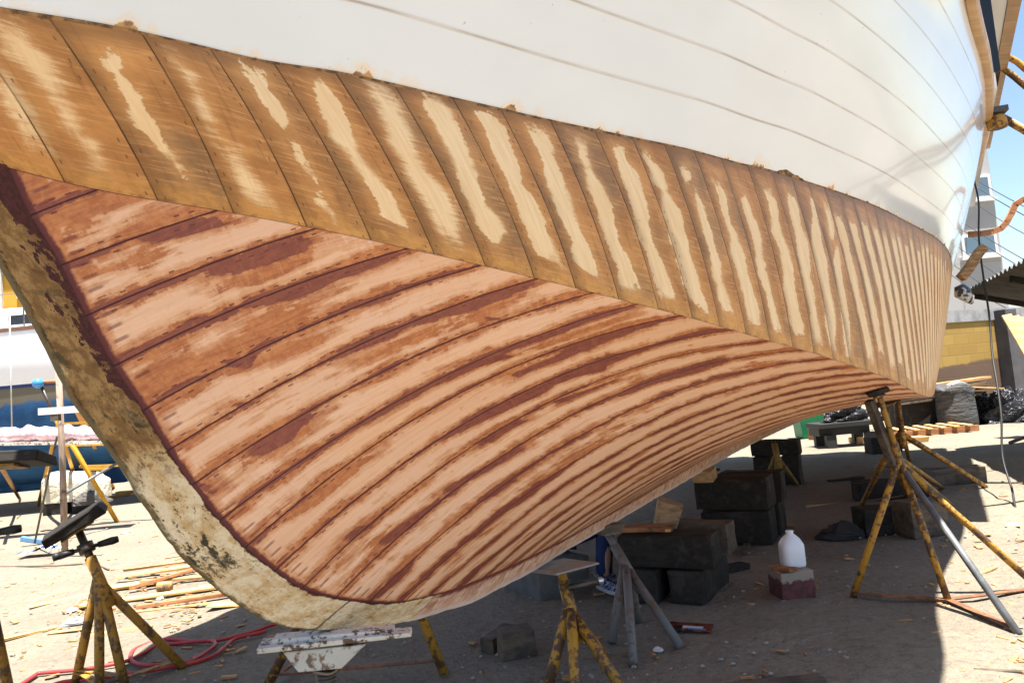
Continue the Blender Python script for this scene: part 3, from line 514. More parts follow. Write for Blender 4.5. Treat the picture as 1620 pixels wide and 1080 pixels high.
# torn edge of paint and filler along the bottom of the white
m = NM('torn_paint_edge', .85, .2); p = m.obj(); a = m.noise(p, 30, 4, .6); m.color(m.mix(m.ss(a, .38, .6), lin(168, 128, 84), lin(96, 74, 56))); m.bump(a, .006, .8); MTE = m.m
se = np.arange(.25, 9.5, .012); up_h = np.clip((vnoise(se*5.3, 0*se, 5)-.76)*.15+(vnoise(se*30, 0*se, 6)-.62)*.010, -.004, .028)
dn_h = .001+.006*vnoise(se*6, 0*se+3, 8)**2+.005*vnoise(se*40, 0*se, 9)
def boot_edge(s, dz, out):
    q = np.where(dz > 0, 1.0, 0.0); b = BT_B(s) + np.where(dz > 0, (SH_B(s)-BT_B(s))/(SH_Z(s)-BT_ZC), (BT_B(s)-CH_B(s))/(BT_ZC-CH_Z(s)))*dz + out
    return np.stack([s, b, BT_ZC+dz], -1)
ED = np.stack([boot_edge(se, -dn_h, .0015), boot_edge(se, -dn_h*.5, .003), boot_edge(se, 0*se+.0003, .004), boot_edge(se, np.maximum(up_h, .0006)*.6, .003), boot_edge(se, np.maximum(up_h, .0006), .0012)], 1)
sheet('torn_paint_edge', ED, MTE, BOAT, {})
# sheer guard, deck, transom
m_teak = m_wood('varnished_trim', lin(196, 160, 118), lin(168, 130, 90), sc=.6, rough=.35)
for sgn in (1, -1):
    ss_ = np.linspace(-.6, 14, 90); pr = [(-.02, -.055), (.03, -.055), (.05, -.02), (.05, .03), (.03, .06), (-.03, .06)]
    fl = .45*np.exp(-((ss_-3.3)/1.25)**2/1.2); G = np.stack([np.stack([ss_, sgn*(SH_B(ss_)+fl+o), SH_Z(ss_)+z], -1) for o, z in pr+pr[:1]], 1)  # guard follows the bow flare added for the ground shadow
    sheet('sheer_guard', G, m_teak, BOAT, {}, flip=sgn > 0)
ss_ = np.linspace(-.65, 14, 80); D = np.stack([np.stack([ss_, q*(SH_B(ss_)-.01), SH_Z(ss_)-.02+.06*(1-q*q)], -1) for q in np.linspace(-1, 1, 9)], 1)
sheet('deck', D, m_plain('deck_paint', (.45, .44, .40)), BOAT, {}, flip=True)
tr = [(14, .05, .74), (14, 1.75, 1.10), (14, 2.10, 2.48), (14, 2.45, 3.75), (14, -2.45, 3.75), (14, -2.10, 2.48), (14, -1.75, 1.10), (14, -.05, .74)]
mb = MB(); mb.prism([hw(np.array(q)) for q in tr], KS*.05); mb.build('transom', m_plain('transom_paint', (.72, .71, .70), .3), BOAT)
# deckhouse with dark windows under an overhanging roof
m_white = m_plain('gloss_white_trim', (.78, .78, .78), .15, .06); m_blk = m_plain('dark_cabin_window', (.012, .014, .018), .08, .1)
def bbox(s0, s1, t0, t1, z0, z1): return [hw(np.array(q)) for q in ((s0, t0, z0), (s1, t0, z0), (s1, t1, z0), (s0, t1, z0))], np.array([0, 0, z1-z0])
for a_, nm, mt in (((7.6, 13.4, -2.66, 2.66, 3.72, 3.86), 'deckhouse_wall', m_white), ((7.58, 13.42, -2.68, 2.70, 3.862, 4.60), 'window_band', m_blk), ((7.5, 13.6, -2.86, 2.86, 4.602, 4.74), 'roof', m_white), ((7.5, 13.6, 2.862, 2.97, 4.59, 4.78), 'roof_fascia', m_teak), ((7.5, 13.6, -2.97, -2.862, 4.59, 4.78), 'roof_fascia', m_teak)):
    pts, off = bbox(*a_); MB().prism(pts, off).build(nm, mt, BOAT)

# ---------------------------------------------------------------- shared materials
MY = m_paint('yellow_stand_paint', lin(186, 136, 46), (.10, .05, .025), .55, .55, 10)
MY2 = m_paint('worn_ochre_stand_paint', lin(168, 126, 50), (.11, .065, .03), .5, .65, 9)
MGS = m_paint('grey_painted_steel', lin(112, 108, 104), (.13, .08, .05), .4, .6, 9)
MGALV = m_plain('galvanised_pipe', (.17, .175, .18), .55, .45, 12, .3)
MRUST = m_paint('rusty_angle_iron', lin(150, 98, 60), (.13, .06, .03), .6, .75, 8)
MDARK = m_wood('dark_weathered_timber', (.028, .023, .018), (.014, .012, .010), .3)
MDARKX = m_wood('dark_weathered_timber_y', (.034, .028, .022), (.018, .015, .012), .3, axis=1)
MTIMB = m_wood('old_timber', (.15, .115, .082), (.08, .062, .045), .45)
MPALE = m_wood('fresh_sawn_lumber', lin(226, 186, 126), lin(200, 152, 92), 0)
MPALE2 = m_wood('weathered_scrap_lumber', lin(190, 152, 104), lin(150, 112, 72), .25)
MPLY = m_wood('reddish_scrap_wood', lin(176, 124, 84), lin(140, 90, 58), .15)
MBLK = m_plain('black_rubber', (.018, .018, .018), .55, .3)
MSTEEL = m_plain('dark_steel_screw', (.10, .085, .07), .45, .4, 20, .7)
MWHT = m_paint('chipped_white_paint', lin(214, 208, 198), lin(92, 70, 54), .42, .6, 14)
def rot_yxz(yaw, pitch=0, roll=0): return np.array(Matrix.Rotation(yaw, 3, 'Z') @ Matrix.Rotation(pitch, 3, 'Y') @ Matrix.Rotation(roll, 3, 'X'))

# ---------------------------------------------------------------- boat stands
def stand(label, top, hub, feet, mat, r=.026, braces=(), group='steel boat stands', pad=None, post=None, post_mat=None, brace_mat=None, handle=None, name='boat_stand', leg_mats=None, cat='boat stand'):
    """top: where the pad sits; hub: where the legs meet; feet: points on the ground"""
    top = np.asarray(top, float); hub = np.asarray(hub, float); feet = [np.asarray(f, float) for f in feet]
    base = np.array([hub[0], hub[1], 0]); t = empty(name, base, label, cat, group)
    d = (top-hub)/np.linalg.norm(top-hub)
    MB().tube([hub-d*.22, hub+d*.10], r*1.18, 14).build('sleeve', mat, t, True)
    MB().tube([hub, top], r*.85, 12).build('screw_post', post_mat or MSTEEL, t, True)
    for i, f in enumerate(feet):
        h = hub + (f-hub)*.03 - d*(.02+.02*i); q = f.copy(); q[2] = max(q[2], .0)
        MB().tube([h, h+(q-h)*.5+np.array([0, 0, .004]), q], r, 12).build('leg', leg_mats[i] if leg_mats else mat, t, True)
    for i, j, u in braces:
        a = hub+(feet[i]-hub)*u; b = hub+(feet[j]-hub)*u; MB().bar(a, b, .045, .008, jit=.001).build('brace', brace_mat or MRUST, t)
    if handle is not None:
        c = hub+d*handle[0]; v = np.array([math.cos(handle[1]), math.sin(handle[1]), handle[2]]); L = handle[3]
        h = MB().tube([c-v*L, c+v*L], .012, 8).tube([c-d*.03, c+d*.03], r*1.7, 10).build('handle', MSTEEL, t, True)
        MB().tube([c-v*L*.95, c-v*(L+.03)], [.022, .024], 10).tube([c-v*L*.45, c-v*L*.98], [.018, .024], 10).build('grip', MBLK, h, True)
        MB().tube([c+v*L*.45, c+v*L*.98, c+v*(L+.03)], [.018, .024, .02], 10).build('grip', MBLK, h, True)
    if pad is not None:
        sz, R, pm = pad[:3]; MB().box(top+np.asarray(R)@np.array([0, 0, sz[2]/2+.012]), sz, R=R, jit=.006).build('pad', pm, t, bevel=.008)
        MB().box(top+np.asarray(R)@np.array([0, 0, .004]), (sz[0]*.55, sz[1]*.7, .012), R=R).build('pad_plate', mat, t)
    return t
# nearest on the left, its tilted pad standing free
hub = at(153, 905, 4.6); top = at(124, 838, 4.62)
stand('yellow tripod boat stand standing free in the sun, dark tilted wooden pad and crank handle', top, hub, [gp(120, 1078), gp(157, 1100), gp(199, 1092), gp(291, 1055)], MY2, .027,
      braces=((0, 1, .9), (1, 3, .92), (0, 2, .88)), brace_mat=MY2,
      pad=((.36, .17, .06), rot_yxz(math.radians(22), math.radians(-29), math.radians(8)), MDARK), handle=(.16, math.radians(40), .12, .145))
# its neighbour at the left edge of the picture
stand('boat stand cut by the left edge of the photo, flat dark wooden pad', at(-14, 740, 3.9), at(-30, 880, 3.9), [gp(22, 1130), gp(-90, 1120), gp(-160, 1080)], MY2, .028,
      braces=((0, 1, .85),), brace_mat=MY2, pad=((.52, .26, .055), rot_yxz(math.radians(10), math.radians(3), math.radians(-9)), MDARK), handle=(.11, math.radians(20), .05, .135))
# white plate stand carrying the forefoot
kx = hw((2.03, 0, .735)); t = empty('boat_stand', (kx[0], kx[1], 0), 'white steel keel stand with peeling paint, right under the curved forefoot', 'boat stand', 'steel boat stands')
R = rot_yxz(math.radians(6), math.radians(1.5), math.radians(-2)); z = kx[2]
MB().box(kx+np.array([0.05, -.03, -.030]), (.52, .105, .022), R=R, jit=.004).box(kx+np.array([.04, -.01, -.011]), (.42, .09, .014), R=R, jit=.005).build('top_plate', MWHT, t, bevel=.004)
MB().prism([kx+np.array(q) for q in ((-.13, -.075, -.042), (.16, -.075, -.042), (.07, -.075, -.115), (-.08, -.075, -.115))], (0, .10, 0)).build('saddle', m_paint('dull_white_steel', lin(190, 184, 172), lin(120, 96, 74), .3, .55, 8), t, bevel=.004)
scr = MB().tube([kx+np.array([0, -.02, -.11]), kx+np.array([0, -.02, -.34])], .030, 16)
for q in range(16): scr.lathe(kx+np.array([0, -.02, -.135-.013*q]), [(.030, -.0045), (.037, 0), (.030, .0045)], 14)
scr.build('screw', MSTEEL, t, True)
MB().tube([kx+np.array([0, -.02, -.30]), kx+np.array([0, -.02, -.46])], .045, 14).build('sleeve', MY, t, True)
for q in ((-.3, -.25), (.32, -.22), (-.28, .3), (.3, .3)):
    MB().tube([kx+np.array([-.03+q[0]*.1, -.02+q[1]*.1, -.36]), (kx[0]+q[0], kx[1]+q[1], .0)], .026, 10).build('leg', MY, t, True)
rg = [kx+np.array([.046*math.cos(a)*(1+.1*math.sin(3*a)), -.02+.046*math.sin(a), -.128+.006*math.sin(2*a)]) for a in np.linspace(0, 12.4, 60)]
MB().tube(rg, .005, 6).build('wire_tie', m_plain('old_tie_wire', (.25, .18, .13), .7), t, True)
# far side of the bow
hb = at(584, 760, 4.4); stand('yellow boat stand on the far side of the bow, behind the white stand', hb+np.array([-.05, .1, .25]), hb, [gp(420, 1090), gp(703, 1066), gp(560, 985)], MY, .027,
      braces=((0, 1, .93), (0, 2, .95)), brace_mat=MRUST, pad=((.3, .3, .05), rot_yxz(.5, .5, 0), MDARK))
# mid stand with a square steel pad
kc = hw((3.78, -.02, .595)); hub = at(899, 948, 4.12)
t = stand('yellow boat stand with bare steel plate on top, halfway along the keel', hub*np.array([.75, .75, 0])+kc*np.array([.25, .25, 1])+np.array([0, 0, -.045]), hub, [gp(866, 1092), gp(914, 1120), gp(990, 1098), gp(958, 1040)], MY, .028,
      pad=((.30, .30, .012), rot_yxz(math.radians(35), .03, -.05), m_plain('bare_steel_plate', (.33, .30, .27), .5, .4, 14, .3)), post_mat=MY)
c = hub+np.array([0, 0, .06]); MB().tube([c, c+np.array([.17, .05, .01])], .02, 10).build('crank_socket', MSTEEL, t, True); MB().tube([c+np.array([.15, .05, .01]), c+np.array([.20, .055, .01])], .017, 10).build('crank_tip', m_plain('bright_steel', (.6, .6, .6), .3, .1, 9, .8), t, True)
# grey stand behind it
kc = hw((4.62, 0, .62)); hub = at(985, 885, 4.85)
stand('dark grey boat stand just behind the steel-plate stand', kc+np.array([-.02, -.08, -.05]), hub, [gp(968, 1016), gp(1002, 1050), gp(1078, 1024), gp(1010, 985)], MGS, .026, post_mat=MGS,
      pad=((.16, .12, .05), rot_yxz(.4), MTIMB))
# big stand under the chine on the right
ch = hw((5.35, 1.63, 1.285)); hub = at(1421, 722, 4.95)
t = stand('yellow tripod boat stand with rusty base bars and one grey pipe leg, under the chine', ch, hub, [gp(1349, 945), gp(1502, 955), gp(1650, 936), gp(1612, 1003)], MY, .021, leg_mats=[MY, MY, MY, MGALV], post_mat=MY2,
      braces=((0, 1, .97), (1, 3, .97), (1, 2, .97)), pad=((.13, .10, .035), rot_yxz(HD*-1+.2, -.25, 0), MDARK))
MB().bar(hub+np.array([-.03, .02, -.05]), ch+np.array([-.05, .04, -.02]), .05, .05).build('wooden_prop', MTIMB, t, bevel=.003)
# the two further aft
for lab, s_, Yh, feet, mt in (('yellow boat stand second along the chine, behind the rusty-barred one', 7.0, 6.5, [(1362, 800), (1437, 790), (1492, 772), (1506, 800)], MY2), ('dark boat stand farthest aft under the chine, thin rods for legs', 8.8, 8.1, [(1385, 745), (1442, 740), (1560, 770), (1515, 742)], MY)):
    tp = hw((s_, 1.55, 1.14)); hb = tp+np.array([-.02, -.03, -.32]); ff = [gp(*q) for q in feet]
    stand(lab, tp, hb, ff, mt, .024, pad=((.26, .16, .06), rot_yxz(-HD, -.2, 0), MDARK), post_mat=MY2, braces=((0, 1, .9),))
# small stand in front of the farthest crib
hb = at(1228, 715, 8.6); stand('small pale boat stand in front of the farthest black blocking', hb+np.array([.0, .05, .14]), hb, [gp(1206, 772), gp(1229, 780), gp(1262, 768)], m_wood('straw_stand_paint', lin(150, 126, 72), lin(112, 92, 54), .2), .028)

# stand pressed against the topside at the sheer, its pole running off to the right
p0 = hw((8.15, 2.66, 3.62)); t = empty('hull_prop', gp(1900, 760), 'yellow pole prop with a padded head pressed against the white topside', 'prop')
tip = at(1588, 187, 6.95); foot = np.array([10.5, 7.8, 0.0])
MB().tube([tip, tip+(foot-tip)*.3, foot], .035, 12).build('pole', MY, t, True)
R = rot_yxz(-.3, 0, 0); MB().lathe(tip+np.array([-.07, 0, -.06]), [(.05, -.04), (.085, -.03), (.085, .07), (.05, .09)], 14).build('socket', MY, t, True)
MB().box(tip+np.array([-.07, .02, .075]), (.20, .16, .055), R=R).build('pad', m_plain('grey_pad_block', (.10, .10, .10), .8), t, bevel=.006)
# two bent yellow tubes hanging out from the roof edge
for lab, a, b, c_ in (('upper of two bent yellow tubes poking out by the roof edge', (1592, 89), (1609, 98), (1640, 125)), ('lower of two bent yellow tubes poking out by the roof edge', (1584, 106), (1605, 122), (1640, 152))):
    pts = [at(a[0]-14, a[1]-4, 8.2), at(a[0], a[1], 8.2), at(b[0], b[1], 8.2), at(c_[0], c_[1], 8.15), at(c_[0]+90, c_[1]+110, 8.1), np.array([9.2+a[1]*.01, 7.0+a[1]*.012, 0])]
    tag(MB().tube(pts, .034, 10).build('bent_tube', MY, None, True), lab, 'tube', 'bent yellow tubes')

# ---------------------------------------------------------------- timber blocking under the keel
def timber(label, c, size, rz, mat=None, group='timber blocking under the keel', name='timber_block', cat='timber block', bev=.012, tilt=0):
    R_ = rot_yxz(rz, 0, tilt); b_ = MB(); h_ = np.array(size)/2; n_ = 9; sd_ = len(bpy.data.objects)
    def q_(u, v, ax, sg):
        p = np.zeros(3); p[ax] = sg*h_[ax]; o1, o2 = [i for i in range(3) if i != ax]; p[o1] = (2*u-1)*h_[o1]; p[o2] = (2*v-1)*h_[o2]
        n0 = p/h_; edge = np.sort(np.abs(n0))[1]; wear = max(0, edge-.9)/.1
        d = np.array([float(vnoise(p[1]*9+p[2]*7+i*5, p[0]*5+p[2]*3, sd_+i))-.5 for i in range(3)])
        return c + R_@(p*(1-.028*wear) + d*.018)
    for ax in range(3):
        for sg in (-1, 1): b_.grid(np.array([[q_(u, v, ax, sg) for v in np.linspace(0, 1, n_)] for u in np.linspace(0, 1, n_)]))
    o = b_.build(name, mat or MDARK, None, loc=c-np.array([0, 0, size[2]/2])); bm = bmesh.new(); bm.from_mesh(o.data); bmesh.ops.remove_doubles(bm, verts=bm.verts, dist=.0008); bmesh.ops.recalc_face_normals(bm, faces=bm.faces); bm.to_mesh(o.data); bm.free()
    return tag(o, label, cat, group)
a_ = -HD+math.pi/2                           # across the keel is KT, along it KS
rzk = math.atan2(KS[1], KS[0])
def kb(s, t, z): return hw((s, t, z))
timber('lowest left timber of the nearest keel blocking, dark end grain', kb(5.30, .02, .115), (.62, .22, .23), rzk+.05, MDARKX)
timber('lowest right timber of the nearest keel blocking', kb(5.34, .34, .115), (.60, .24, .23), rzk-.04, MDARKX)
timber('big squared timber lying across the nearest keel blocking', kb(5.16, .20, .345), (.68, .24, .22), rzk-math.pi/2+.04, MDARK)
timber('second squared timber lying across the nearest keel blocking, behind the first', kb(5.56, .24, .350), (.62, .22, .22), rzk-math.pi/2-.03, MTIMB)
timber('thin packing board on top of the nearest keel blocking', kb(5.2, .02, .475), (.40, .14, .035), rzk-math.pi/2+.2, MPLY)
timber('white-ended wooden wedge jammed under the keel on the nearest blocking', kb(5.45, .12, .545), (.26, .17, .17), rzk+.35, m_wood('pale_wedge', lin(176, 150, 118), lin(140, 112, 84), .2), bev=.03, tilt=.35)
timber('thin orange wood sliver under the white-ended wedge', kb(5.22, .20, .475), (.16, .035, .02), rzk+.2, MPALE, bev=.002)
for dz, (lab, sz, rz_, mt) in zip((.15, .45), (('lower timber of the middle keel blocking', (.62, .32, .30), rzk-math.pi/2+.05, MDARK), ('upper timber of the middle keel blocking', (.66, .34, .28), rzk-math.pi/2-.02, MDARK))):
    timber(lab, kb(7.05, .22, dz), sz, rz_, mt)
timber('second upper timber beside the middle keel blocking', kb(7.5, .28, .44), (.58, .3, .28), rzk-math.pi/2+.03, MDARK)
timber('second lower timber beside the middle keel blocking', kb(7.5, .28, .15), (.5, .34, .3), rzk-math.pi/2+.03, MDARK)
timber('pale block with a white end between keel and middle blocking', kb(6.85, .02, .635), (.34, .17, .10), rzk+.1, m_wood('pale_block', lin(196, 160, 118), lin(160, 122, 84), .1))
for i, (s_, t_, z_, sz, lab) in enumerate(((10.6, -.26, .2, (.3, .22, .40), 'left lower black timber of the farthest keel blocking'), (10.6, .10, .2, (.3, .22, .40), 'right lower black timber of the farthest keel blocking'), (10.6, -.08, .50, (.3, .62, .20), 'top black timber laid across the farthest keel blocking'))):
    timber(lab, kb(s_, t_, z_), sz, rzk+.02, MDARK)
# grey concrete block between bow and mid stand
c = gp(868, 945); tag(MB().box(c+np.array([.0, .25, .12]), (.46, .52, .26), R=rot_yxz(.55), jit=.008).build('concrete_block', m_plain('grey_concrete', (.12, .118, .115), .95, .35, 9, 0, .006), None, bevel=.01, loc=c), 'grey concrete block behind the steel-plate stand', 'block')
# loose blocks near the right-hand stands
for lab, px, sz, rz_, mt in (('long squared timber half in the sun behind the right stands', (1512, 766), (.75, .22, .20), -.12, MTIMB), ('black block left of the right stand, in the shade', (1392, 846), (.26, .22, .24), .1, MDARK), ('block half out of the hull shadow, by the grey pipe leg', (1472, 848), (.34, .3, .30), .15, MTIMB),
                           ('long dark beam lying in the hull shadow behind the right stand', (1418, 790), (.75, .26, .22), -.05, MDARK), ('small dark plank lying in the shade behind the jug', (1340, 760), (.5, .1, .04), .1, MDARK), ('brown timber baulk under the second chine stand', (1405, 716), (.5, .3, .28), .0, MDARKX)):
    c = gp(*px); timber(lab, c+np.array([0, sz[1]/2, sz[2]/2-.01]), sz, rz_, mt, group='loose timber blocks on the sand')

# ---------------------------------------------------------------- jug on its block
c = gp(1266, 950); m = NM('red_and_white_block_paint', .8); p = m.obj(); a = m.noise(p, 16, 4, .65); zc = m.sep(p)[2]
m.color(m.mix(m.ss(m.math('ADD', zc, m.math('MULTIPLY', m.math('SUBTRACT', a, .5), .14)), .115, .135), m.mix(m.ss(a, .35, .6), lin(104, 58, 58), lin(74, 48, 46)), lin(150, 136, 124))); m.bump(a, .006)
o = MB().box(c+np.array([.0, .13, .092]), (.225, .24, .185), R=rot_yxz(.06), jit=.004).build('painted_block', m.m, None, bevel=.008, loc=c); tag(o, 'wooden block with red and white paint, jug standing on it', 'block')
j = c+np.array([.035, .16, .186]); mj = NM('milky_jug_plastic', .35, .5); mj.color((.80, .83, .88)); mj.b.inputs['Transmission Weight'].default_value = .0; mj.b.inputs['Subsurface Weight'].default_value = .3; mj.b.inputs['Subsurface Radius'].default_value = (.05, .05, .05)
t = empty('plastic_jug', j, 'translucent white plastic jug standing on the red and white block', 'jug')
P = []
for r, z in ((.060, 0), (.072, .006), (.076, .02), (.076, .13), (.074, .15), (.060, .185), (.036, .208), (.024, .216), (.023, .226)):
    for k in range(24):
        a = 2*math.pi*k/24; e = 4 if z < .16 else 2; cs, sn = math.cos(a), math.sin(a); q = (abs(cs)**e+abs(sn)**e)**(-1/e); P.append(j+np.array([r*q*cs, r*q*sn, z]))
b = MB().add(P, [(i*24+k, i*24+(k+1) % 24, (i+1)*24+(k+1) % 24, (i+1)*24+k) for i in range(8) for k in range(24)]+[tuple(range(24))[::-1], tuple(8*24+k for k in range(24))]); b.build('body', mj.m, t, True)
MB().lathe(j+np.array([0, 0, .224]), [(.021, 0), (.026, .002), (.026, .014), (.022, .016)], 20).build('mouth', mj.m, t, True)
MB().tube([j+np.array([.040, .045, .19]), j+np.array([.060, .072, .165]), j+np.array([.058, .070, .10]), j+np.array([.045, .055, .085])], .012, 10).build('handle', mj.m, t, True)
c2 = c+np.array([-.06, .06, .20]); tag(MB().box(c2, (.20, .075, .022), R=rot_yxz(1.9, .12, 0)).build('wood_offcut', MPLY, None, bevel=.003), 'short board offcut leaning beside the plastic jug', 'wood offcut', 'wood scraps')

# ---------------------------------------------------------------- person crouching behind the keel
def person():
    ft = gp(958, 938)+np.array([.02, .10, 0]); ft[2] = 0; t = empty('person', ft, 'person in blue jeans and dark sneakers crouching behind the keel', 'person')
    L = -KT                                                   # away from us, under the far side
    kn = ft+np.array([.05, .06, .47]); hip = ft+np.array([-.38, .28, .34]); hip2 = hip+np.array([.10, .22, .02]); ft2 = ft+np.array([.02, .38, .0]); kn2 = ft2+np.array([.05, .05, .44])
    ch = hip+np.array([-.26, .38, .34]); nk = ch+np.array([-.03, .08, .20]); hd = nk+np.array([.02, .03, .16])
    def skin(name, verts, edges, rad, mat, parent, sub=2):
        me = bpy.data.meshes.new(name); b = wl(parent); me.from_pydata([tuple(Vector(v)-b) for v in verts], edges, []); o = bpy.data.objects.new(name, me); COL.objects.link(o); o.parent = parent
        k = o.modifiers.new('skin', 'SKIN'); 
        for i, r in enumerate(rad): me.skin_vertices[0].data[i].radius = r if hasattr(r, '__len__') else (r, r)
        me.skin_vertices[0].data[0].use_root = True; s = o.modifiers.new('sub', 'SUBSURF'); s.levels = s.render_levels = sub; me.materials.append(mat); k.use_smooth_shade = True; return o
    def bump_add(a, b, q): return a+(b-a)*q
    mskin = m_plain('skin', (.42, .25, .17), .5, .1); mj_ = m_plain('denim', lin(30, 48, 92), .9, .35, 30, 0, .004); ms = m_plain('dark_shirt', (.02, .022, .03), .9, .3)
    sh1, sh2 = ch+np.array([.14, -.12, .08]), ch+np.array([-.14, .14, .08])
    el1, wr1 = sh1+np.array([.16, -.10, -.22]), sh1+np.array([.26, .02, -.05]); el2, wr2 = sh2+np.array([.02, .02, -.27]), sh2+np.array([.16, -.1, -.42])
    V = [hip*.5+hip2*.5, ch, nk, hd-np.array([0, 0, .02]), hd+np.array([.0, 0, .09]), hip, kn, ft+np.array([0, .0, .09]), hip2, kn2, ft2+np.array([0, 0, .09]), sh1, el1, wr1, sh2, el2, wr2]
    E = [(0, 1), (1, 2), (2, 3), (3, 4), (0, 5), (5, 6), (6, 7), (0, 8), (8, 9), (9, 10), (1, 11), (11, 12), (12, 13), (1, 14), (14, 15), (15, 16)]
    body = skin('body', V, E, [.12, .14, .055, .085, .07, .085, .058, .036, .085, .058, .036, .055, .042, .028, .055, .042, .028], mskin, t)
    for h in (wr1, wr2):                                      # five fingers and a palm
        for q in range(5):
            a = (q-2)*.22; tipv = h+np.array([.07*math.cos(a)+.01, .05*math.sin(a)*2, -.03-.02*(q == 0)]); m_ = h*.45+tipv*.55+np.array([0, 0, .012]); skin('finger', [h+np.array([.01, (q-2)*.014, 0]), m_, tipv], [(0, 1), (1, 2)], [.011, .009, .007], mskin, body, 1)
    skin('jeans', [V[0]+np.array([0, 0, .05]), hip, bump_add(hip, kn, .55), kn, bump_add(kn, ft, .5)+np.array([-.015, .02, 0]), ft+np.array([-.005, .02, .085]), hip2, bump_add(hip2, kn2, .55), kn2, bump_add(kn2, ft2, .5), ft2+np.array([0, 0, .085])], [(0, 1), (1, 2), (2, 3), (3, 4), (4, 5), (0, 6), (6, 7), (7, 8), (8, 9), (9, 10)], [.135, .112, .092, .078, .068, .062, .112, .092, .078, .068, .062], mj_, t)
    skin('shirt', [V[0]+(ch-V[0])*.2, V[0]*.4+ch*.6, ch, nk-np.array([0, 0, .05]), sh1, bump_add(sh1, el1, .8), sh2, bump_add(sh2, el2, .8)], [(0, 1), (1, 2), (2, 3), (2, 4), (4, 5), (2, 6), (6, 7)], [.14, .15, .16, .07, .075, .055, .075, .055], ms, t)
    skin('hair', [hd+np.array([-.01, .03, .02]), hd+np.array([-.01, .01, .12])], [(0, 1)], [.088, .075], m_plain('dark_hair', (.02, .015, .01), .7), t)
    mb = MB(); fc = hd+np.array([.085, -.03, 0])
    mb.box(fc, (.02, .022, .035)); mb.build('nose', mskin, body)
    for q in (-1, 1):
        MB().lathe(hd+np.array([.072-.012*q, -.045*0+.032*q-.03, .028]), [(.003, -.008), (.011, 0), (.003, .008)], 8).build('eye', m_plain('eye', (.6, .6, .6)), body, True)
        MB().lathe(hd+np.array([-.01, .085*q, 0]), [(.006, -.03), (.016, 0), (.008, .03)], 8).build('ear', mskin, body, True)
    MB().box(hd+np.array([.078, -.03, -.045]), (.012, .045, .009)).build('mouth', m_plain('lips', (.3, .13, .1)), body)
    mc = NM('patterned_canvas', .9); p = mc.obj(); a = mc.noise(p, 45, 3, .6, 1.2); mc.color(mc.mix(mc.ss(a, .47, .53), (.012, .016, .05), lin(150, 160, 190)))
    for f, nm in ((ft, 0), (ft2, 1)):
        R = rot_yxz(math.radians(-68)); prof = [(-.10, .035), (-.06, .042), (.02, .044), (.10, .046), (.15, .042), (.185, .022)]
        P = []; hs = [.075, .085, .072, .050, .040, .030]
        for (x, wv), h in zip(prof, hs):
            for k in range(12):
                a = math.pi*k/11; P.append(f+R@np.array([x, wv*math.cos(a), .022+max(0, math.sin(a))*h*.95]))
        sh = MB().add(P, [(i*12+k, i*12+k+1, (i+1)*12+k+1, (i+1)*12+k) for i in range(5) for k in range(11)]+[tuple(range(12)), tuple(5*12+k for k in range(12))]).build('shoe', mc.m, t, True)
        out = [(x, wv*1.06) for x, wv in prof]+[(x, -wv*1.06) for x, wv in prof[::-1]]; MB().prism([f+R@np.array([x, y, .0]) for x, y in out], (0, 0, .026)).build('sole', m_plain('white_sole', (.62, .62, .60), .6), sh)
person()

# ---------------------------------------------------------------- hose, cable, litter, scrap lumber
def path(name, pts, r, mat, label, cat, n=8, dense=6, group=None):
    pts = np.array(pts, float); m_ = len(pts); tt = np.arange(m_); q = np.linspace(0, m_-1, (m_-1)*dense+1); P = np.stack([smooth_interp(tt, pts[:, i])(q) if m_ > 2 else np.interp(q, tt, pts[:, i]) for i in range(3)], 1)
    o = MB().tube(list(P), r, n).build(name, mat, None, True); return tag(o, label, cat, group)
MHOSE = m_plain('red_rubber_hose', lin(186, 62, 62), .45, .35, 9)
hp = [(20, 1090), (60, 1066), (130, 1058), (205, 1045), (250, 1020), (330, 1014), (338, 1022), (300, 1048), (235, 1052), (206, 1042), (214, 1026), (262, 1012), (330, 1014), (390, 1003), (440, 986), (520, 975), (600, 968)]
path('red_hose', [gp(*q, .012)+np.array([0, 0, .006*(i % 2)]) for i, q in enumerate(hp)], .0125, MHOSE, 'red rubber hose looped on the sand below the bow', 'hose')
hp2 = [(40, 1100), (100, 1078), (150, 1072), (200, 1066), (262, 1056), (300, 1049), (345, 1032), (368, 1012), (420, 998)]
path('red_hose', [gp(*q, .012) for q in hp2], .0125, MHOSE, 'second strand of red hose passing behind the yellow tripod legs', 'hose')
cp = [(1541, 285), (1546, 320), (1551, 380), (1556, 440), (1563, 500), (1572, 560), (1577, 605), (1582, 660), (1588, 720), (1600, 770), (1616, 815)]
cy = [9.6, 9.3, 9.0, 8.8, 8.6, 8.4, 8.2, 8.0, 7.85, 7.6, 7.2]
path('hanging_cable', [at(q[0]+2.5*math.sin(i*2.1), q[1], Y) for i, (q, Y) in enumerate(zip(cp, cy))]+[np.array([5.0, 6.7, .02]), np.array([5.3, 6.2, .02])], .011, MBLK, 'black electric cable hanging down from the boat rail', 'cable')
tag(MB().tube([gp(-60, 897, .01), gp(90, 894, .01), gp(150, 890, .01), gp(172, 900, .01)], .011, 8).build('steel_rod', m_plain('brown_rod', (.20, .14, .11), .8), None, True), 'thin brown rod lying on the sand at left', 'rod')
def plank(px, L, wd, th, yaw, mat, label, z=0.0, group='wood scraps', name='lumber_scrap', tilt=0.0, cat='wood scrap', roll=0.0):
    c = gp(*px); c = c+np.array([0, 0, z+th/2]); o = MB().box(c, (L, wd, th), R=rot_yxz(yaw, tilt, roll), jit=min(.004, th*.2)).build(name, mat, None, bevel=.002, loc=c-np.array([0, 0, th/2])); return tag(o, label, cat, group)
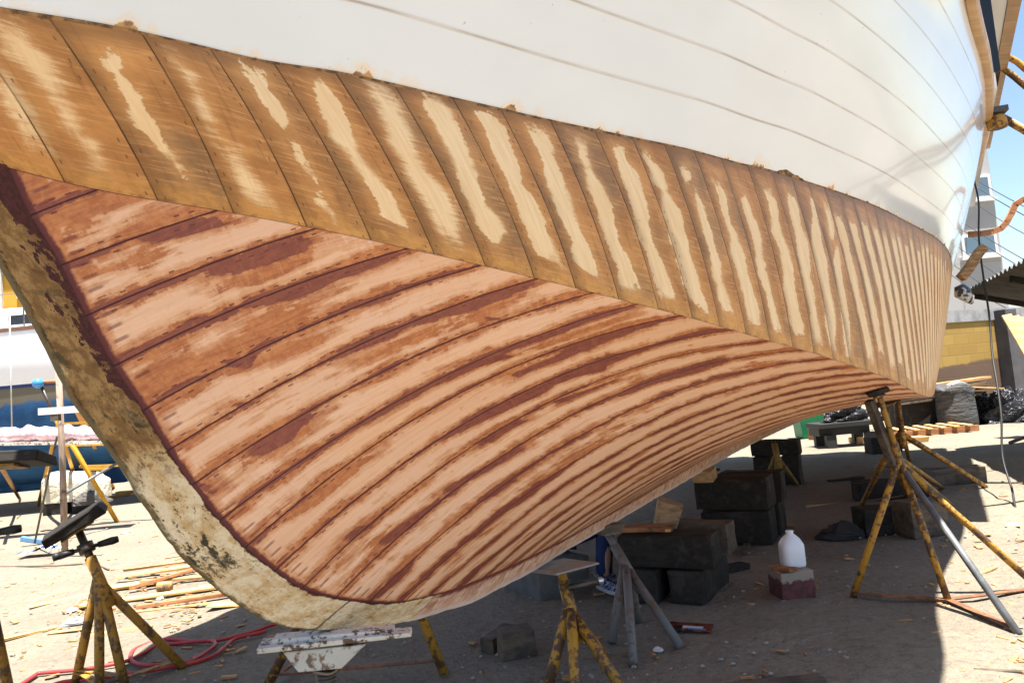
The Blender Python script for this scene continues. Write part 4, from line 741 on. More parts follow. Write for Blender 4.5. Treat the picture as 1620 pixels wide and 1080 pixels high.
PL = [((295, 905), 1.25, .09, .022, .02, MPALE2, 'long grey-brown plank, topmost of the scrap pile left of the bow', .10, -.04),
 ((255, 913), .85, .07, .03, .10, MPALE, 'pale batten under the topmost plank of the scrap pile', .05, -.02),
 ((300, 921), 1.0, .06, .03, -.12, MPALE2, 'dull batten crossing low in the scrap pile', .02, 0),
 ((205, 930), .55, .20, .018, .55, MPALE, 'wide pale board lying flat at the left of the scrap pile', .02, .05),
 ((268, 924), .70, .05, .03, .62, MPLY, 'reddish stick leaning diagonally on the scrap pile', .06, -.10),
 ((260, 945), 1.35, .07, .022, .22, MPALE, 'longest pale batten at the front of the scrap pile', .02, 0),
 ((310, 951), .95, .045, .03, .25, MPLY, 'thin brown batten just in front of the longest pale one', .01, 0),
 ((347, 930), .35, .14, .02, .5, MPALE, 'short square pale board beside the stem shadow', .02, .04),
 ((365, 958), .38, .12, .018, -.2, MPALE, 'flat pale offcut nearest the shadow edge', .005, 0),
 ((275, 962), .7, .06, .012, .12, MPALE2, 'thin flat strip in front of the scrap pile', .004, 0),
 ((120, 945), .75, .05, .012, .75, MPALE, 'long curl of pale wood left of the tripod legs', .004, 0),
 ((40, 1005), .42, .05, .012, .75, MPALE, 'lone pale stick nearest the lower left corner', .004, 0),
 ((150, 960), .35, .08, .03, .05, MPLY, 'short red-brown board behind the tripod post', .01, 0),
 ((285, 880), .32, .035, .012, .35, MPALE2, 'thin splinter lying alone behind the scrap pile', .003, 0),
 ((110, 1000), .30, .05, .015, .1, MPALE2, 'short grey strip between tripod and left edge', .003, 0),
 ((185, 1000), .5, .04, .015, .25, MPALE2, 'narrow strip behind the right tripod leg', .003, 0)]
for px, L, wd, th, yaw, mt, lab, z, ti in PL: plank(px, L, wd, th, yaw, mt, lab, z, tilt=ti)
tag(MB().tube([gp(250, 928, .05), gp(271, 926, .05)], .045, 16).build('wood_plug', MPALE2, None, True), 'short round wood offcut in the scrap pile', 'wood offcut', 'wood scraps')
plank((1180, 1092), .75, .08, .03, .02, MTIMB, 'old brown board at the bottom edge of the photo', 0.0)
plank((818, 1035), .20, .14, .15, .3, MTIMB, 'stubby old timber offcut lying in the bow shadow', 0.0, name='wood_offcut', cat='wood offcut')
plank((790, 1018), .30, .09, .08, 1.1, MTIMB, 'second old offcut touching the stubby one in the bow shadow', 0.0, name='wood_offcut', cat='wood offcut')
plank((1230, 835), .32, .06, .02, .1, MPALE2, 'small chip of wood in the shade left of the jug', 0.0)
for i, (px, L, wd, th, yaw, mt, z, lab) in enumerate((((1085, 930), .42, .05, .025, .9, MTIMB, 0, 'old stick lying at the foot of the nearest keel blocking'), ((1150, 905), .34, .12, .05, .4, MDARK, 0, 'dark board end lying right of the nearest keel blocking'), ((1110, 812), .5, .06, .03, -.3, MTIMB, .46, 'thin batten lying on top of the nearest keel blocking'),
    ((1180, 870), .3, .05, .03, 1.2, MTIMB, 0, 'short dark stick between the two keel blockings'), ((1300, 800), .36, .03, .02, .1, MPALE2, 0, 'thin pale lath in the shade behind the jug'), ((1205, 800), .24, .16, .09, .2, MDARK, 0, 'small dark chock beside the middle keel blocking'),
    ((1560, 905), .30, .03, .012, .6, MPALE2, 0, 'small lath on the sunny sand under the right stand leg'), ((1585, 1062), .22, .02, .01, -.4, MTIMB, 0, 'thin twig in the sun at the lower right'))):
    plank(px, L, wd, th, yaw, mt, lab, z)
# tangle of small litter: chips and pebbles
mb = MB()
for i in range(620):
    if i < 170: x, y = random.gauss(230, 80), random.gauss(952, 28)
    elif i < 300: x, y = random.uniform(-10, 420), random.uniform(860, 1075)
    elif i < 370: x, y = random.uniform(620, 1450), random.uniform(800, 1078)
    else: x, y = random.choice([(random.uniform(1470, 1630), random.uniform(740, 1078)), (random.uniform(-20, 330), random.uniform(790, 1000))])
    if y < 735: continue
    c = gp(x, y, .004); L = random.uniform(.012, .09); mb.box(c, (L, L*random.uniform(.15, .5), random.uniform(.003, .012)), R=rot_yxz(random.uniform(0, 3.1), random.uniform(-.2, .2), random.uniform(-.2, .2)))
o = mb.build('wood_chips', MPALE2, loc=(0, 0, 0)); tag(o, 'small wood chips strewn over the sand', 'wood chips', kind='stuff')
mb = MB()
for i in range(500):
    x, y = random.uniform(-20, 1640), random.uniform(790, 1079); c = gp(x, y, .004); r = random.uniform(.004, .017); mb.lathe(c, [(r*.4, -r*.5), (r, 0), (r*.5, r*.55)], 6, 1, random.uniform(.6, 1), random.uniform(0, 3))
tag(mb.build('pebbles', m_plain('pebble', (.36, .32, .28), .9, .5, 40), loc=(0, 0, 0)), 'pebbles and crumbs on the sand', 'pebbles', kind='stuff')
def crumple(c, r, mat, name, label, cat, sx=1, sy=1, sz=.6, seed=0, group=None, n=22):
    P = np.zeros((n, n, 3))
    for i in range(n):
        for k in range(n):
            th = math.pi*i/(n-1)*.5; ph = 2*math.pi*k/(n-1); d = r*(.75+.5*float(vnoise(2.2*math.cos(ph)+5+i*.28, 2.2*math.sin(ph)+5, seed))+.22*(float(vnoise(6*math.cos(ph)+9+i*.8, 6*math.sin(ph)+9, seed+1))-.5))
            P[i, k] = c+np.array([sx*d*math.sin(th)*math.cos(ph), sy*d*math.sin(th)*math.sin(ph), sz*d*math.cos(th)])
    o = MB().grid(P).build(name, mat, None, False, loc=c); return tag(o, label, cat, group)
MPAPER = m_plain('crumpled_paper', (.62, .62, .60), .8, .2); 
for px, r, lab in (((115, 965), .05, 'white paper scrap left of the tripod legs'), ((200, 842), .07, 'crumpled paper on the sunny sand behind the tripod'), ((253, 946), .05, 'white scrap of paper among the lumber'), ((1042, 1028), .03, 'tiny white scrap in the hull shadow'), ((270, 830), .09, 'pale plastic scrap beside the bow shadow')):
    crumple(gp(*px), r, MPAPER, 'paper_scrap', lab, 'litter', seed=int(px[0]), group='scraps of paper', n=10)
crumple(gp(118, 985), .085, m_plain('grey_rag', (.28, .28, .29), .9, .3), 'rag', 'grey crumpled rag left of the tripod legs', 'rag', 1.2, .8, .5, 4, n=14)
crumple(gp(1334, 848), .16, m_plain('dark_rag', (.035, .032, .03), .9, .4), 'rag', 'dark crumpled rag in the shade right of the jug', 'rag', 1.3, .8, .7, 9, n=16)
# glossy magazine in the hull shadow
c = gp(1092, 995); t = empty('magazine', c, 'glossy magazine lying in the hull shadow', 'magazine'); mm = NM('magazine_cover', .25); p = mm.obj(); a = mm.noise(p, 14, 3); mm.color(mm.mix(mm.ss(a, .42, .56), (.02, .012, .012), lin(120, 60, 40)))
R = rot_yxz(-.35, .05, -.06); MB().box(c+np.array([0, 0, .014]), (.26, .17, .012), R=R).build('cover', mm.m, t, bevel=.003)
MB().box(c+R@np.array([.02, -.03, .0225]), (.12, .045, .003), R=R).build('white_panel', m_plain('white_print', (.6, .6, .62), .3, .05), t); MB().box(c+R@np.array([.05, -.066, .0225]), (.10, .018, .003), R=R).build('blue_panel', m_plain('blue_print', (.08, .22, .42), .3, .05), t)

# ---------------------------------------------------------------- left background: the sailboat on the hard
def sailboat():
    Y = 15.0; cx, cz = -10.2, 0; t = empty('sailboat', (cx, Y+1.2, 0), 'white sailboat with dark blue bottom paint propped ashore behind the bow', 'sailboat')
    xs = np.linspace(-7.2, 5.6, 40); q = (xs+7.2)/12.8
    half = 1.7*np.sin(np.pi*np.clip(q*.86+.08, 0, 1))**.7; sheer = 3.72+.35*(q-.4)**2*2; wlz = 2.58+0*q; kz = 1.35-.9*np.exp(-((q-.5)/.22)**4)*.9+.6*np.abs(q-.5)**3*6
    def sec(i, rows):
        return [np.array([cx+xs[i], Y+1.7-yy, z]) for yy, z in rows]
    U = np.array([sec(i, [(half[i]*(.90+.22*f-.16*f*f), wlz[i]+(sheer[i]-wlz[i])*f) for f in np.linspace(0, 1, 6)]) for i in range(40)]); 
    B = np.array([sec(i, [(half[i]*.90*math.sin(f*math.pi/2)**.8 if f < 1 else half[i]*.90, kz[i]+(wlz[i]-kz[i])*(1-math.cos(f*math.pi/2))) for f in np.linspace(0, 1, 8)]) for i in range(40)])
    mwh = NM('white_gelcoat', .2, .5); mwh.color((.88, .88, .89)); mbl = NM('blue_antifouling', .85, .2); p = mbl.obj(); a = mbl.noise(p, 1.6, 4, .6); z = mbl.sep(p)[2]
    cbl = mbl.mix(mbl.ss(a, .35, .65), lin(52, 98, 146), lin(38, 72, 112)); cbl = mbl.mix(mbl.ss(mbl.noise(p, .9, 3), .58, .66), cbl, lin(74, 84, 74)); cbl = mbl.mix(mbl.ss(mbl.math('ADD', z, mbl.math('MULTIPLY', mbl.math('SUBTRACT', a, .5), .5)), 2.18, 2.28), cbl, lin(112, 106, 92)); mbl.color(cbl)
    def mirror(A): M = A.copy(); M[..., 1] = 2*(Y+1.7)-M[..., 1]; return M
    MB().grid(U).grid(mirror(U)).build('topsides', mwh.m, t, True); MB().grid(B).grid(mirror(B)).build('bottom', mbl.m, t, True)
    st = np.array([[U[i, 0]+np.array([0, -.012, -.02]), U[i, 0]+np.array([0, -.012, .10])] for i in range(40)]); MB().grid(st).build('boot_stripe', m_plain('blue_stripe', lin(24, 46, 110), .3), t, True)
    rl = np.array([[U[i, 5]+np.array([0, -.03, -.05]), U[i, 5]+np.array([0, -.03, .03]), U[i, 5]+np.array([0, .06, .03])] for i in range(40)]); MB().grid(rl).build('toe_rail', m_plain('brown_rail', lin(120, 84, 66), .5), t)
    D = np.array([[U[i, 5], mirror(U)[i, 5]] for i in range(40)]); MB().grid(D).build('deck', m_plain('white_deck', (.74, .74, .72), .5), t)
    sx = cx+np.array([-3.8, 3.4]); zc = 3.72
    ca = [np.array([sx[0], Y+.75, zc]), np.array([sx[1], Y+.75, zc]), np.array([sx[1]-.9, Y+.75, zc+.52]), np.array([sx[0]+.2, Y+.75, zc+.62])]
    MB().prism(ca, (0, 1.9, 0)).build('coachroof', mwh.m, t, bevel=.05)
    for wx in (-2.9, -1.5, .1, 1.5, 2.15):
        MB().box((cx+wx, Y+.74, zc+.30), (.72, .03, .2)).build('portlight', m_plain('dark_portlight', (.02, .02, .025), .1), t, bevel=.01)
    MB().prism([np.array([cx+4.1, Y+.9, zc]), np.array([cx+5.4, Y+.9, zc]), np.array([cx+5.2, Y+.9, zc+.34]), np.array([cx+4.5, Y+.9, zc+.36])], (0, 1.4, 0)).build('coaming', mwh.m, t, bevel=.03)
    MB().tube([(cx+2.6, Y+1.7, zc+.5), (cx+2.6, Y+1.7, 13)], .07, 12).build('mast', m_wood('brown_mast', lin(110, 80, 58), lin(84, 60, 42), axis=2), t, True)
    for q_ in (3.55, 4.6, 2.0, .4): MB().tube([(cx+q_, Y+.22, 3.8), (cx+q_, Y+.22, 4.5)], .014, 8).build('stanchion', MGALV, t, True)
    MB().tube([(cx-6, Y+.22, 4.48), (cx+4.6, Y+.22, 4.48)], .008, 6).build('lifeline', MGALV, t, True)
    MB().lathe((cx+3.9, Y+.55, zc), [(.09, 0), (.07, .06), (.05, .12), (.08, .17), (.06, .19)], 14).build('winch', m_plain('dark_winch', (.04, .045, .05), .3, .2, 8, .6), t, True)
    MB().box((cx, Y+1.7, .9), (3.2, .28, 1.0)).build('keel', mbl.m, t, bevel=.08)
sailboat()
tag(MB().tube([at(15, 490, 14.9), at(19, 682, 14.6)], .012, 6).build('rope', m_plain('white_rope', (.7, .68, .62), .9), None, True), 'thin white rope hanging down the sailboat side', 'rope')
for px, lab in ((20, 'black keel block under the sailboat, left edge'), (-150, 'black keel block under the sailboat, outside the frame')):
    c = gp(px, 772); timber(lab, c+np.array([0, .4, .18]), (.7, .7, .38), .05, MDARK, 'blocks under the sailboat')
# stands and trestle around it
hb = at(70, 640, 12.2)
t = stand('yellow sailboat stand topped by a rung wrapped in blue cloth', at(62, 604, 12.2), at(90, 664, 12.2), [gp(186, 826), gp(128, 785), gp(60, 800)], m_plain('bright_yellow_paint', lin(214, 158, 44), .5, .3), .035, group='stands of the sailboat')
MB().tube([at(62, 605, 12.2), at(104, 602, 12.2)], .026, 10).build('rung', MPLY, t, True); MB().lathe(at(60, 606, 12.15)-np.array([0, 0, .08]), [(.03, 0), (.08, .04), (.085, .10), (.05, .15)], 12).build('blue_wrap', m_plain('blue_plastic', lin(70, 150, 214), .4, .3, 20), t, True)
t = empty('trestle', gp(200, 800), 'tall yellow ladder trestle in front of the sailboat, between post and stem', 'trestle')
my_ = m_plain('trestle_yellow', lin(204, 150, 44), .5, .35, 7)
for a, b in (((150, 640, 12.6), (244, 820)), ((122, 650, 13.3), (180, 772)), ((132, 652, 13.3), (172, 775)), ((96, 668, 12.5), (186, 826))):
    MB().bar(at(*a), gp(*b), .07, .05).build('rail', MY2 if b[0] == 244 else my_, t)
for a, b in (((104, 704, 12.5), (182, 702, 12.55)), ((126, 738, 12.5), (204, 735, 12.6)), ((140, 742, 13.2), (172, 741, 13.2)), ((100, 670, 12.6), (138, 668, 13))): MB().bar(at(*a), at(*b), .05, .04).build('rung', my_, t)
tag(MB().tube([at(104, 780, 11.2), at(196, 726, 12.3)], .022, 10).build('pipe', MGALV, None, True), 'grey pipe leaning across the yellow trestle', 'pipe')
c0, c1 = at(-140, 700, 11.7), at(205, 694, 12.1); tag(MB().bar(c0-np.array([0, 0, .04]), c1-np.array([0, 0, .04]), .30, .05).build('staging_plank', MWHT, None), 'white staging plank under the pink tarpaulin roll', 'plank')
pts = [c0+(c1-c0)*q+np.array([0, 0, .10+.012*math.sin(q*37)]) for q in np.linspace(0, .9, 40)]; m = NM('pink_tarpaulin', .4); p = m.obj(); a = m.noise(m.scale(p, (4, 14, 14)), 1, 4, .6, 1.5); m.color(m.mix(m.ss(a, .4, .62), lin(226, 176, 186), lin(240, 222, 224))); m.bump(a, .05, .8)
tag(MB().tube(pts, [.115+.02*math.sin(i*1.7)+.012*math.sin(i*3.9) for i in range(40)], 14).build('tarpaulin_roll', m.m, None, True), 'rolled pink and white tarpaulin lying on the staging plank', 'tarpaulin')
for q in (-120, 60): pass
t = empty('trestle', gp(-150, 800), 'yellow trestle holding the far left end of the staging plank', 'trestle')
for a, b in (((-120, 712), (-150, 812)), ((-118, 712), (-90, 815))): MB().bar(at(*a, 11.75), gp(*b), .06, .05).build('rail', my_, t)
MB().bar(at(-140, 712, 11.75), at(-100, 712, 11.75), .06, .05).build('rung', my_, t)
tag(MB().bar(gp(32, 790), at(0, 735, 11.2), .05, .06).build('wood_stick', MPALE2, None), 'light stick leaning at the far left below the sailboat', 'stick')
# weathered pole with a white board tied across
t = empty('pole', gp(103, 882), 'tall weathered pole with a white board fixed across it', 'pole'); b = gp(103, 882); MB().tube([b, b+(at(92, 576, 9.45)-b)*.5+np.array([.01, 0, 0]), at(92, 576, 9.45)], [.040, .038, .034], 12).build('post', m_wood('grey_pole', lin(168, 148, 132), lin(128, 108, 94), .35, axis=2), t, True)
MB().bar(at(62, 651, 9.35), at(152, 645, 9.35), .05, .085).build('cross_board', m_plain('white_board', (.72, .71, .68), .6), t); MB().box(at(88, 658, 9.36), (.10, .06, .12)).build('cleat', MTIMB, t)
# broom leaning on it, with striped cloth on the ground
t = empty('broom', gp(54, 862), 'long-handled broom with a blue head leaning on the pole', 'broom'); MB().tube([gp(55, 858, .06), at(90, 690, 9.3)], .014, 8).build('handle', MTIMB, t, True)
MB().box(gp(52, 862)+np.array([0, 0, .07]), (.30, .09, .07), R=rot_yxz(.3, .3, 0)).build('head', m_plain('blue_plastic_head', lin(96, 136, 176), .5), t, bevel=.01)
m = NM('striped_cloth', .95); p = m.obj(); x = m.sep(p)[0]; m.color(m.mix(m.ss(m.math('ABSOLUTE', m.math('SUBTRACT', m.math('FRACT', m.math('MULTIPLY', x, 9.0)), .5)), .2, .26), lin(52, 60, 100), lin(226, 228, 232)))
gxs, gys = np.meshgrid(np.linspace(-.30, .26, 28), np.linspace(-.12, .14, 16), indexing='ij'); cz_ = .03+.06*vnoise(gxs*9+4, gys*9+4, 12)+.07*np.exp(-((gxs-.05)**2+gys**2)*26); b = gp(72, 878); tag(MB().grid(np.stack([b[0]+gxs, b[1]+gys, cz_], -1)).build('striped_cloth', m.m, None, True), 'blue and white striped cloth dropped at the foot of the pole', 'cloth')
# something low under a beige cover
b = gp(100, 815); t = empty('covered_machine', b, 'low machine under a beige cover on blocks, in front of the sailboat', 'covered machine'); m = NM('beige_cover', .9); p = m.obj(); a = m.noise(p, 3.5, 4, .6, .8); m.color(m.mix(m.ss(a, .35, .7), lin(216, 206, 182), lin(176, 166, 142))); m.bump(a, .08, .8)
n = 26; P = np.zeros((n, n, 3)); 
for i in range(n):
    for k in range(n):
        th = math.pi*.5*i/(n-1); ph = 2*math.pi*k/(n-1); e = .45; cs, sn = math.cos(ph), math.sin(ph); rr = math.sin(th)**.35; nz = .07*(float(vnoise(3*cs+4+i*.2, 3*sn+4, 31))-.5)
        P[i, k] = b+np.array([(.56*rr+nz)*np.sign(cs)*abs(cs)**e-.18*(1-math.cos(th))*0, .5+(.42*rr+nz)*np.sign(sn)*abs(sn)**e, .24+.54*math.cos(th)**.45*(1-.18*cs*rr)])
MB().grid(P).build('cover', m.m, t, True); MB().box(b+np.array([-.25, .35, .13]), (.42, .5, .26)).box(b+np.array([.28, .4, .13]), (.4, .5, .24)).build('block', MDARK, t, bevel=.01)
crumple(b+np.array([.5, .1, .16]), .28, m_plain('dark_bundle', (.10, .09, .08), .8, .4), 'bundle', 'dark bundle beside the beige-covered machine', 'bundle', 1.2, .7, .8, 21, n=16)
tag(MB().box(gp(292, 812)*0+gp(205, 800)+np.array([0.35, .3, .16]), (.16, .12, .32), R=rot_yxz(.2)).build('paint_can_box', m_plain('white_carton', (.66, .65, .62), .7), None, bevel=.004), 'small white carton behind the trestle', 'carton')
plank((175, 786), .9, .25, .05, .15, MPALE, 'pale boards lying behind the yellow trestle', 0.0); plank((208, 783), .7, .16, .06, -.1, MPALE, 'second pale board lying behind the yellow trestle', .05)
# yellow house behind the sailboat
t = empty('yellow_house', (-22, 31, 0), 'yellow house wall with a pale corner column behind the sailboat', 'house'); my3 = m_plain('yellow_render', lin(214, 160, 60), .9, .15, 2)
MB().prism([(-40, 30, 0), (-17.5, 30, 0), (-17.5, 30, 11), (-40, 30, 11)], (0, 6, 0)).build('wall', my3, t); MB().box((-20.25, 29.93, 5.5), (.35, .12, 11)).build('column', m_plain('pale_column', (.62, .58, .52), .9), t)
f = MB().box((-19.2, 29.95, 7.9), (.62, .10, 1.5)).build('window', m_plain('pale_window_frame', (.66, .66, .66), .5), t); MB().box((-19.2, 29.89, 7.9), (.5, .02, 1.3)).build('pane', m_plain('bluish_pane', (.12, .20, .28), .1), f)
MB().prism([(-40.5, 29.4, 11), (-17.0, 29.4, 11), (-17.0, 29.4, 11.3), (-40.5, 29.4, 11.3)], (0, 7, 0)).build('roof', m_plain('clay_roof', (.32, .16, .10), .9), t)

# ---------------------------------------------------------------- right background
t = empty('grey_building', (18, 31, 0), 'tall pale grey apartment building behind the yellow wall', 'building'); mg = NM('grey_render', .85, .2); p = mg.obj(); z = mg.sep(p)[2]; a = mg.noise(p, .8, 4); fr = mg.math('FRACT', mg.math('DIVIDE', z, 2.6)); mg.color(mg.mix(mg.math('MULTIPLY', mg.ss(fr, .025, .012), .5), mg.mix(mg.ss(a, .3, .7), (.37, .36, .35), (.32, .31, .30)), (.22, .21, .2)))
e0 = at(1594, 470, 31); e1 = at(1566, 215, 31); bx = e0[0]
MB().prism([(bx-16, 31, 0), (bx, 31, 0), (bx, 31, 16.5), (bx-16, 31, 16.5)], (0, 12, 0)).build('wall', mg.m, t)
mwin = NM('window_glass', .08, .5); mwin.color((.10, .15, .19)); mfr = m_plain('white_window_frame', (.74, .74, .74), .5)
for (x0, y0, x1, y1) in ((1528, 278, 1561, 314), (1531, 370, 1571, 404)):
    A, B_ = at(x0, y1, 30.9), at(x1, y0, 30.9); cxw, czw = (A[0]+B_[0])/2, (A[2]+B_[2])/2; ww_, hw_ = B_[0]-A[0]+.1, B_[2]-A[2]-.0
    for dx in (0, -3.4, -7.2):
        f = MB().box((cxw+dx, 30.98, czw), (ww_+.2, .10, hw_+.12)).box((cxw+dx, 30.93, czw-hw_/2-.12), (ww_+.45, .24, .12)).build('window', mfr, t); MB().box((cxw+dx, 30.915, czw), (ww_-.04, .02, hw_-.1)).build('pane', mwin.m, f)
# yellow block wall with concrete cap, and its dark pillar
wa, wb = np.array([8.3, 16.95, 0]), np.array([17.0, 20.9, 0]); wd_ = (wb-wa)/np.linalg.norm(wb-wa); wn = np.array([wd_[1], -wd_[0], 0])
t = empty('block_wall', (wa+wb)/2, 'yellow painted concrete-block wall with grey cap behind the rubbish', 'wall')
m = NM('yellow_blockwork', .9, .2); p = m.obj(); ax = m.n('VectorMath', operation='DOT_PRODUCT'); m.link(p, ax.inputs[0]); ax.inputs[1].default_value = tuple(wd_); z = m.sep(p)[2]
br = m.n('TexBrick'); br.offset = .5; m.link(m.comb(ax.outputs['Value'], z), br.inputs['Vector']); br.inputs['Scale'].default_value = 1; br.inputs['Brick Width'].default_value = .50; br.inputs['Row Height'].default_value = .25; br.inputs['Mortar Size'].default_value = .012
br.inputs['Color1'].default_value = (*lin(160, 134, 74), 1); br.inputs['Color2'].default_value = (*lin(146, 118, 62), 1); br.inputs['Mortar'].default_value = (*lin(140, 116, 66), 1)
a = m.noise(p, 2.2, 5, .65); c = m.mix(m.math('MULTIPLY', m.ss(a, .5, .7), .4), br.outputs['Color'], lin(150, 120, 70))
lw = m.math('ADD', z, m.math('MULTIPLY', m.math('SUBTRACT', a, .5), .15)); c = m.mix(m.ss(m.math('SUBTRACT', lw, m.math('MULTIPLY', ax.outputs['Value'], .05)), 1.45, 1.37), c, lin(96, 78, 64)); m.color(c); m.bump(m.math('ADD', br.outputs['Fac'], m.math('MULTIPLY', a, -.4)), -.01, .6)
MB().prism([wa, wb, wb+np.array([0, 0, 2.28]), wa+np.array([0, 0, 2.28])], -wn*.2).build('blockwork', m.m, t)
MB().prism([wa+wn*.03+np.array([0, 0, 2.283]), wb+wn*.03+np.array([0, 0, 2.283]), wb+wn*.03+np.array([0, 0, 2.56]), wa+wn*.03+np.array([0, 0, 2.56])], -wn*.27).build('cap', m_plain('grey_cap_concrete', (.30, .30, .30), .9, .4, 5), t)
q = wa+wd_*((11.95-8.3)/wd_[0]); MB().box(q+wn*.16+np.array([0, 0, 1.25]), (.42, .30, 2.5), R=rot_yxz(math.atan2(wd_[1], wd_[0]))).build('pillar', m_plain('bluish_pillar', lin(84, 82, 84), .9, .3, 4), t)
# corrugated lean-to roof
A, B_, C_ = np.array([7.26, 12.0, 2.48]), np.array([5.75, 7.85, 2.55]), np.array([11.5, 13.0, 1.62]); t = empty('corrugated_roof', (8.6, 10.5, 0), 'dark corrugated lean-to roof at the right edge, its wavy eave against the sky', 'roof')
nu, nv = 160, 6; P = np.zeros((nu, nv, 3))
for i in range(nu):
    for k in range(nv):
        P[i, k] = B_+(A-B_)*i/(nu-1)+(C_-A)*(k/(nv-1)*1.02-.01)+np.array([0, 0, .026*math.sin(i/(nu-1)*math.pi*2*21)])
mr = m_plain('dull_corrugated_iron', (.13, .13, .125), .75, .4, 4); o = MB().grid(P).build('sheeting', mr, t, True); sm_ = o.modifiers.new('solid', 'SOLIDIFY'); sm_.thickness = .006
for q in (.03, .5, .97):
    MB().bar(B_+(A-B_)*q+np.array([.1, 0, -.08]), B_+(A-B_)*q+(C_-A)+np.array([0, 0, -.08]), .05, .09).build('rafter', MDARK, t)
for q in (.08, .95): r0 = B_+(A-B_)*q+(C_-A)*.75; MB().bar(np.array([r0[0], r0[1], 0]), r0+np.array([0, 0, -.1]), .09, .09).build('post', MDARK, t)
# overhead wires
MWIRE = m_plain('black_wire', (.03, .03, .03), .7)
ws = [((1540, 275), (1640, 330)), ((1542, 285), (1640, 347)), ((1528, 345), (1640, 418)), ((1530, 358), (1640, 435)), ((1545, 400), (1640, 470)), ((1540, 430), (1585, 462)), ((1590, 345), (1640, 372)), ((1535, 445), (1570, 470))]
for i, (a, b) in enumerate(ws):
    p0, p1 = at(a[0]-60, a[1]-34, 30.95), at(b[0]+60, b[1]+34, 20); pts = [p0+(p1-p0)*q+np.array([0, 0, -.5*4*q*(1-q)*.4]) for q in np.linspace(0, 1, 12)]
    o = MB().tube(pts, .014, 6).build('overhead_wire', MWIRE, None, True); tag(o, ['highest overhead wire crossing the sky beside the grey building', 'overhead wire just below the highest one', 'overhead wire crossing just above the lower window', 'overhead wire crossing the top of the lower window', 'overhead wire crossing the middle of the lower window', 'overhead wire low over the corrugated eave', 'overhead wire crossing open sky right of the grey building', 'lowest overhead wire, over the wavy roof edge'][i], 'wire', 'overhead wires')
# curved wooden pieces hanging by the hull
def ribbon(pts, wd, th, hint): 
    mb = MB(); pts = [np.asarray(p) for p in pts]
    for a, b in zip(pts[:-1], pts[1:]): mb.bar(a, b+(b-a)*.04, wd, th, hint)
    return mb
pt = [at(x, y, 9.4) for x, y in ((1532, 371), (1550, 370), (1570, 367), (1583, 362), (1592, 352), (1600, 338), (1606, 324), (1618, 316), (1650, 318), (1690, 340), (1730, 385))]
tag(ribbon(pt, .07, .03, (0, 1, 0)).build('curved_strip', MPLY, None), 'brown strip bent upward in a curl, right of the hanging cable', 'wood strip')
pt = [at(x, y, 8.9) for x, y in ((1520, 440), (1530, 428), (1540, 413), (1548, 400), (1556, 392))]; tag(ribbon(pt, .09, .10, (0, 1, 0)).build('bracket', m_wood('tan_bracket', lin(190, 150, 104), lin(120, 90, 64)), None), 'short curved wooden bracket sticking out beside the boat side, below the windows', 'bracket')
m = NM('shiny_bag_plastic', .2, .6); p = m.obj(); a = m.noise(p, 9, 3, .6, 1); m.color(m.mix(m.ss(a, .45, .55), (.04, .05, .06), (.62, .64, .66))); m.bump(a, .05, .8)
pt = [at(x, y, 9.2) for x, y in ((1516, 452), (1522, 462), (1530, 470), (1538, 480))]; tag(MB().tube(pt, [.05, .10, .07, .02], 9).build('plastic_bag', m.m, None, True), 'plastic bag snagged beside the boat, below the wooden bracket', 'plastic bag')
# rubbish and lumber along the wall
mbg = NM('black_bag_film', .28, .5); p = mbg.obj(); a = mbg.noise(p, 5, 4, .6, 1.2); mbg.color(mbg.mix(mbg.ss(a, .4, .7), (.012, .012, .014), (.035, .035, .04))); mbg.bump(a, .12, 1)
b = gp(1530, 677); prof = [(.34, 0), (.37, .08), (.38, .3), (.36, .55), (.35, .72), (.38, .84), (.28, .90), (.1, .86)]
P = np.array([[b+np.array([(r+.05*(float(vnoise(3*math.cos(q)+5, 3*math.sin(q)+5+z*6, 41))-.5))*math.cos(q), .3+(r+.05*(float(vnoise(3*math.cos(q)+9, 3*math.sin(q)+9+z*6, 42))-.5))*math.sin(q), z+.05*math.sin(3*q)*(z > .7)]) for q in np.linspace(0, 2*math.pi, 40)] for r, z in prof])
mb_ = NM('grey_black_sack', .7, .3); p = mb_.obj(); a = mb_.noise(mb_.scale(p, (4, 4, 12)), 1, 4, .6, .8); mb_.color(mb_.mix(mb_.ss(a, .35, .7), (.045, .045, .045), (.09, .088, .085))); mb_.bump(a, .06, 1)
t = empty('rubbish_bag', b, 'tall dark rubbish sack standing open by the block wall', 'rubbish bag'); MB().grid(P).build('sack', mb_.m, t, True)
o = crumple(b+np.array([.05, .3, .82]), .22, m_plain('rubbish', (.50, .46, .44), .7, .5, 12), 'rubbish', None, None, 1, 1, .6, 51, n=14); o.parent = t; o.location = Vector(o.location)-t.location
for px, r, lab, sx, sy, sz, sd in (((1462, 662), .60, 'black plastic sheeting heaped left of the tall sack', 1.3, .6, .85, 61), ((1590, 668), .52, 'black plastic sheeting heaped right of the tall sack', 1.0, .6, 1.0, 62), ((1625, 668), .55, 'black plastic heap at the right edge of the photo', .9, .6, 1.15, 63), ((1432, 655), .4, 'black plastic heap tucked behind the chine stands', 1, .6, .9, 64)):
    crumple(gp(*px)+np.array([0, .5, 0]), r, mbg.m, 'black_sheeting', lab, 'plastic sheeting', sx, sy, sz, sd, 'black plastic heaps by the wall', n=30)
crumple(gp(1492, 672)+np.array([0, .1, .08]), .26, m_plain('white_bag', (.72, .71, .68), .5, .15), 'white_bag', 'white plastic bag on the pallet by the tall sack', 'bag', 1.1, .8, .9, 71, n=18)
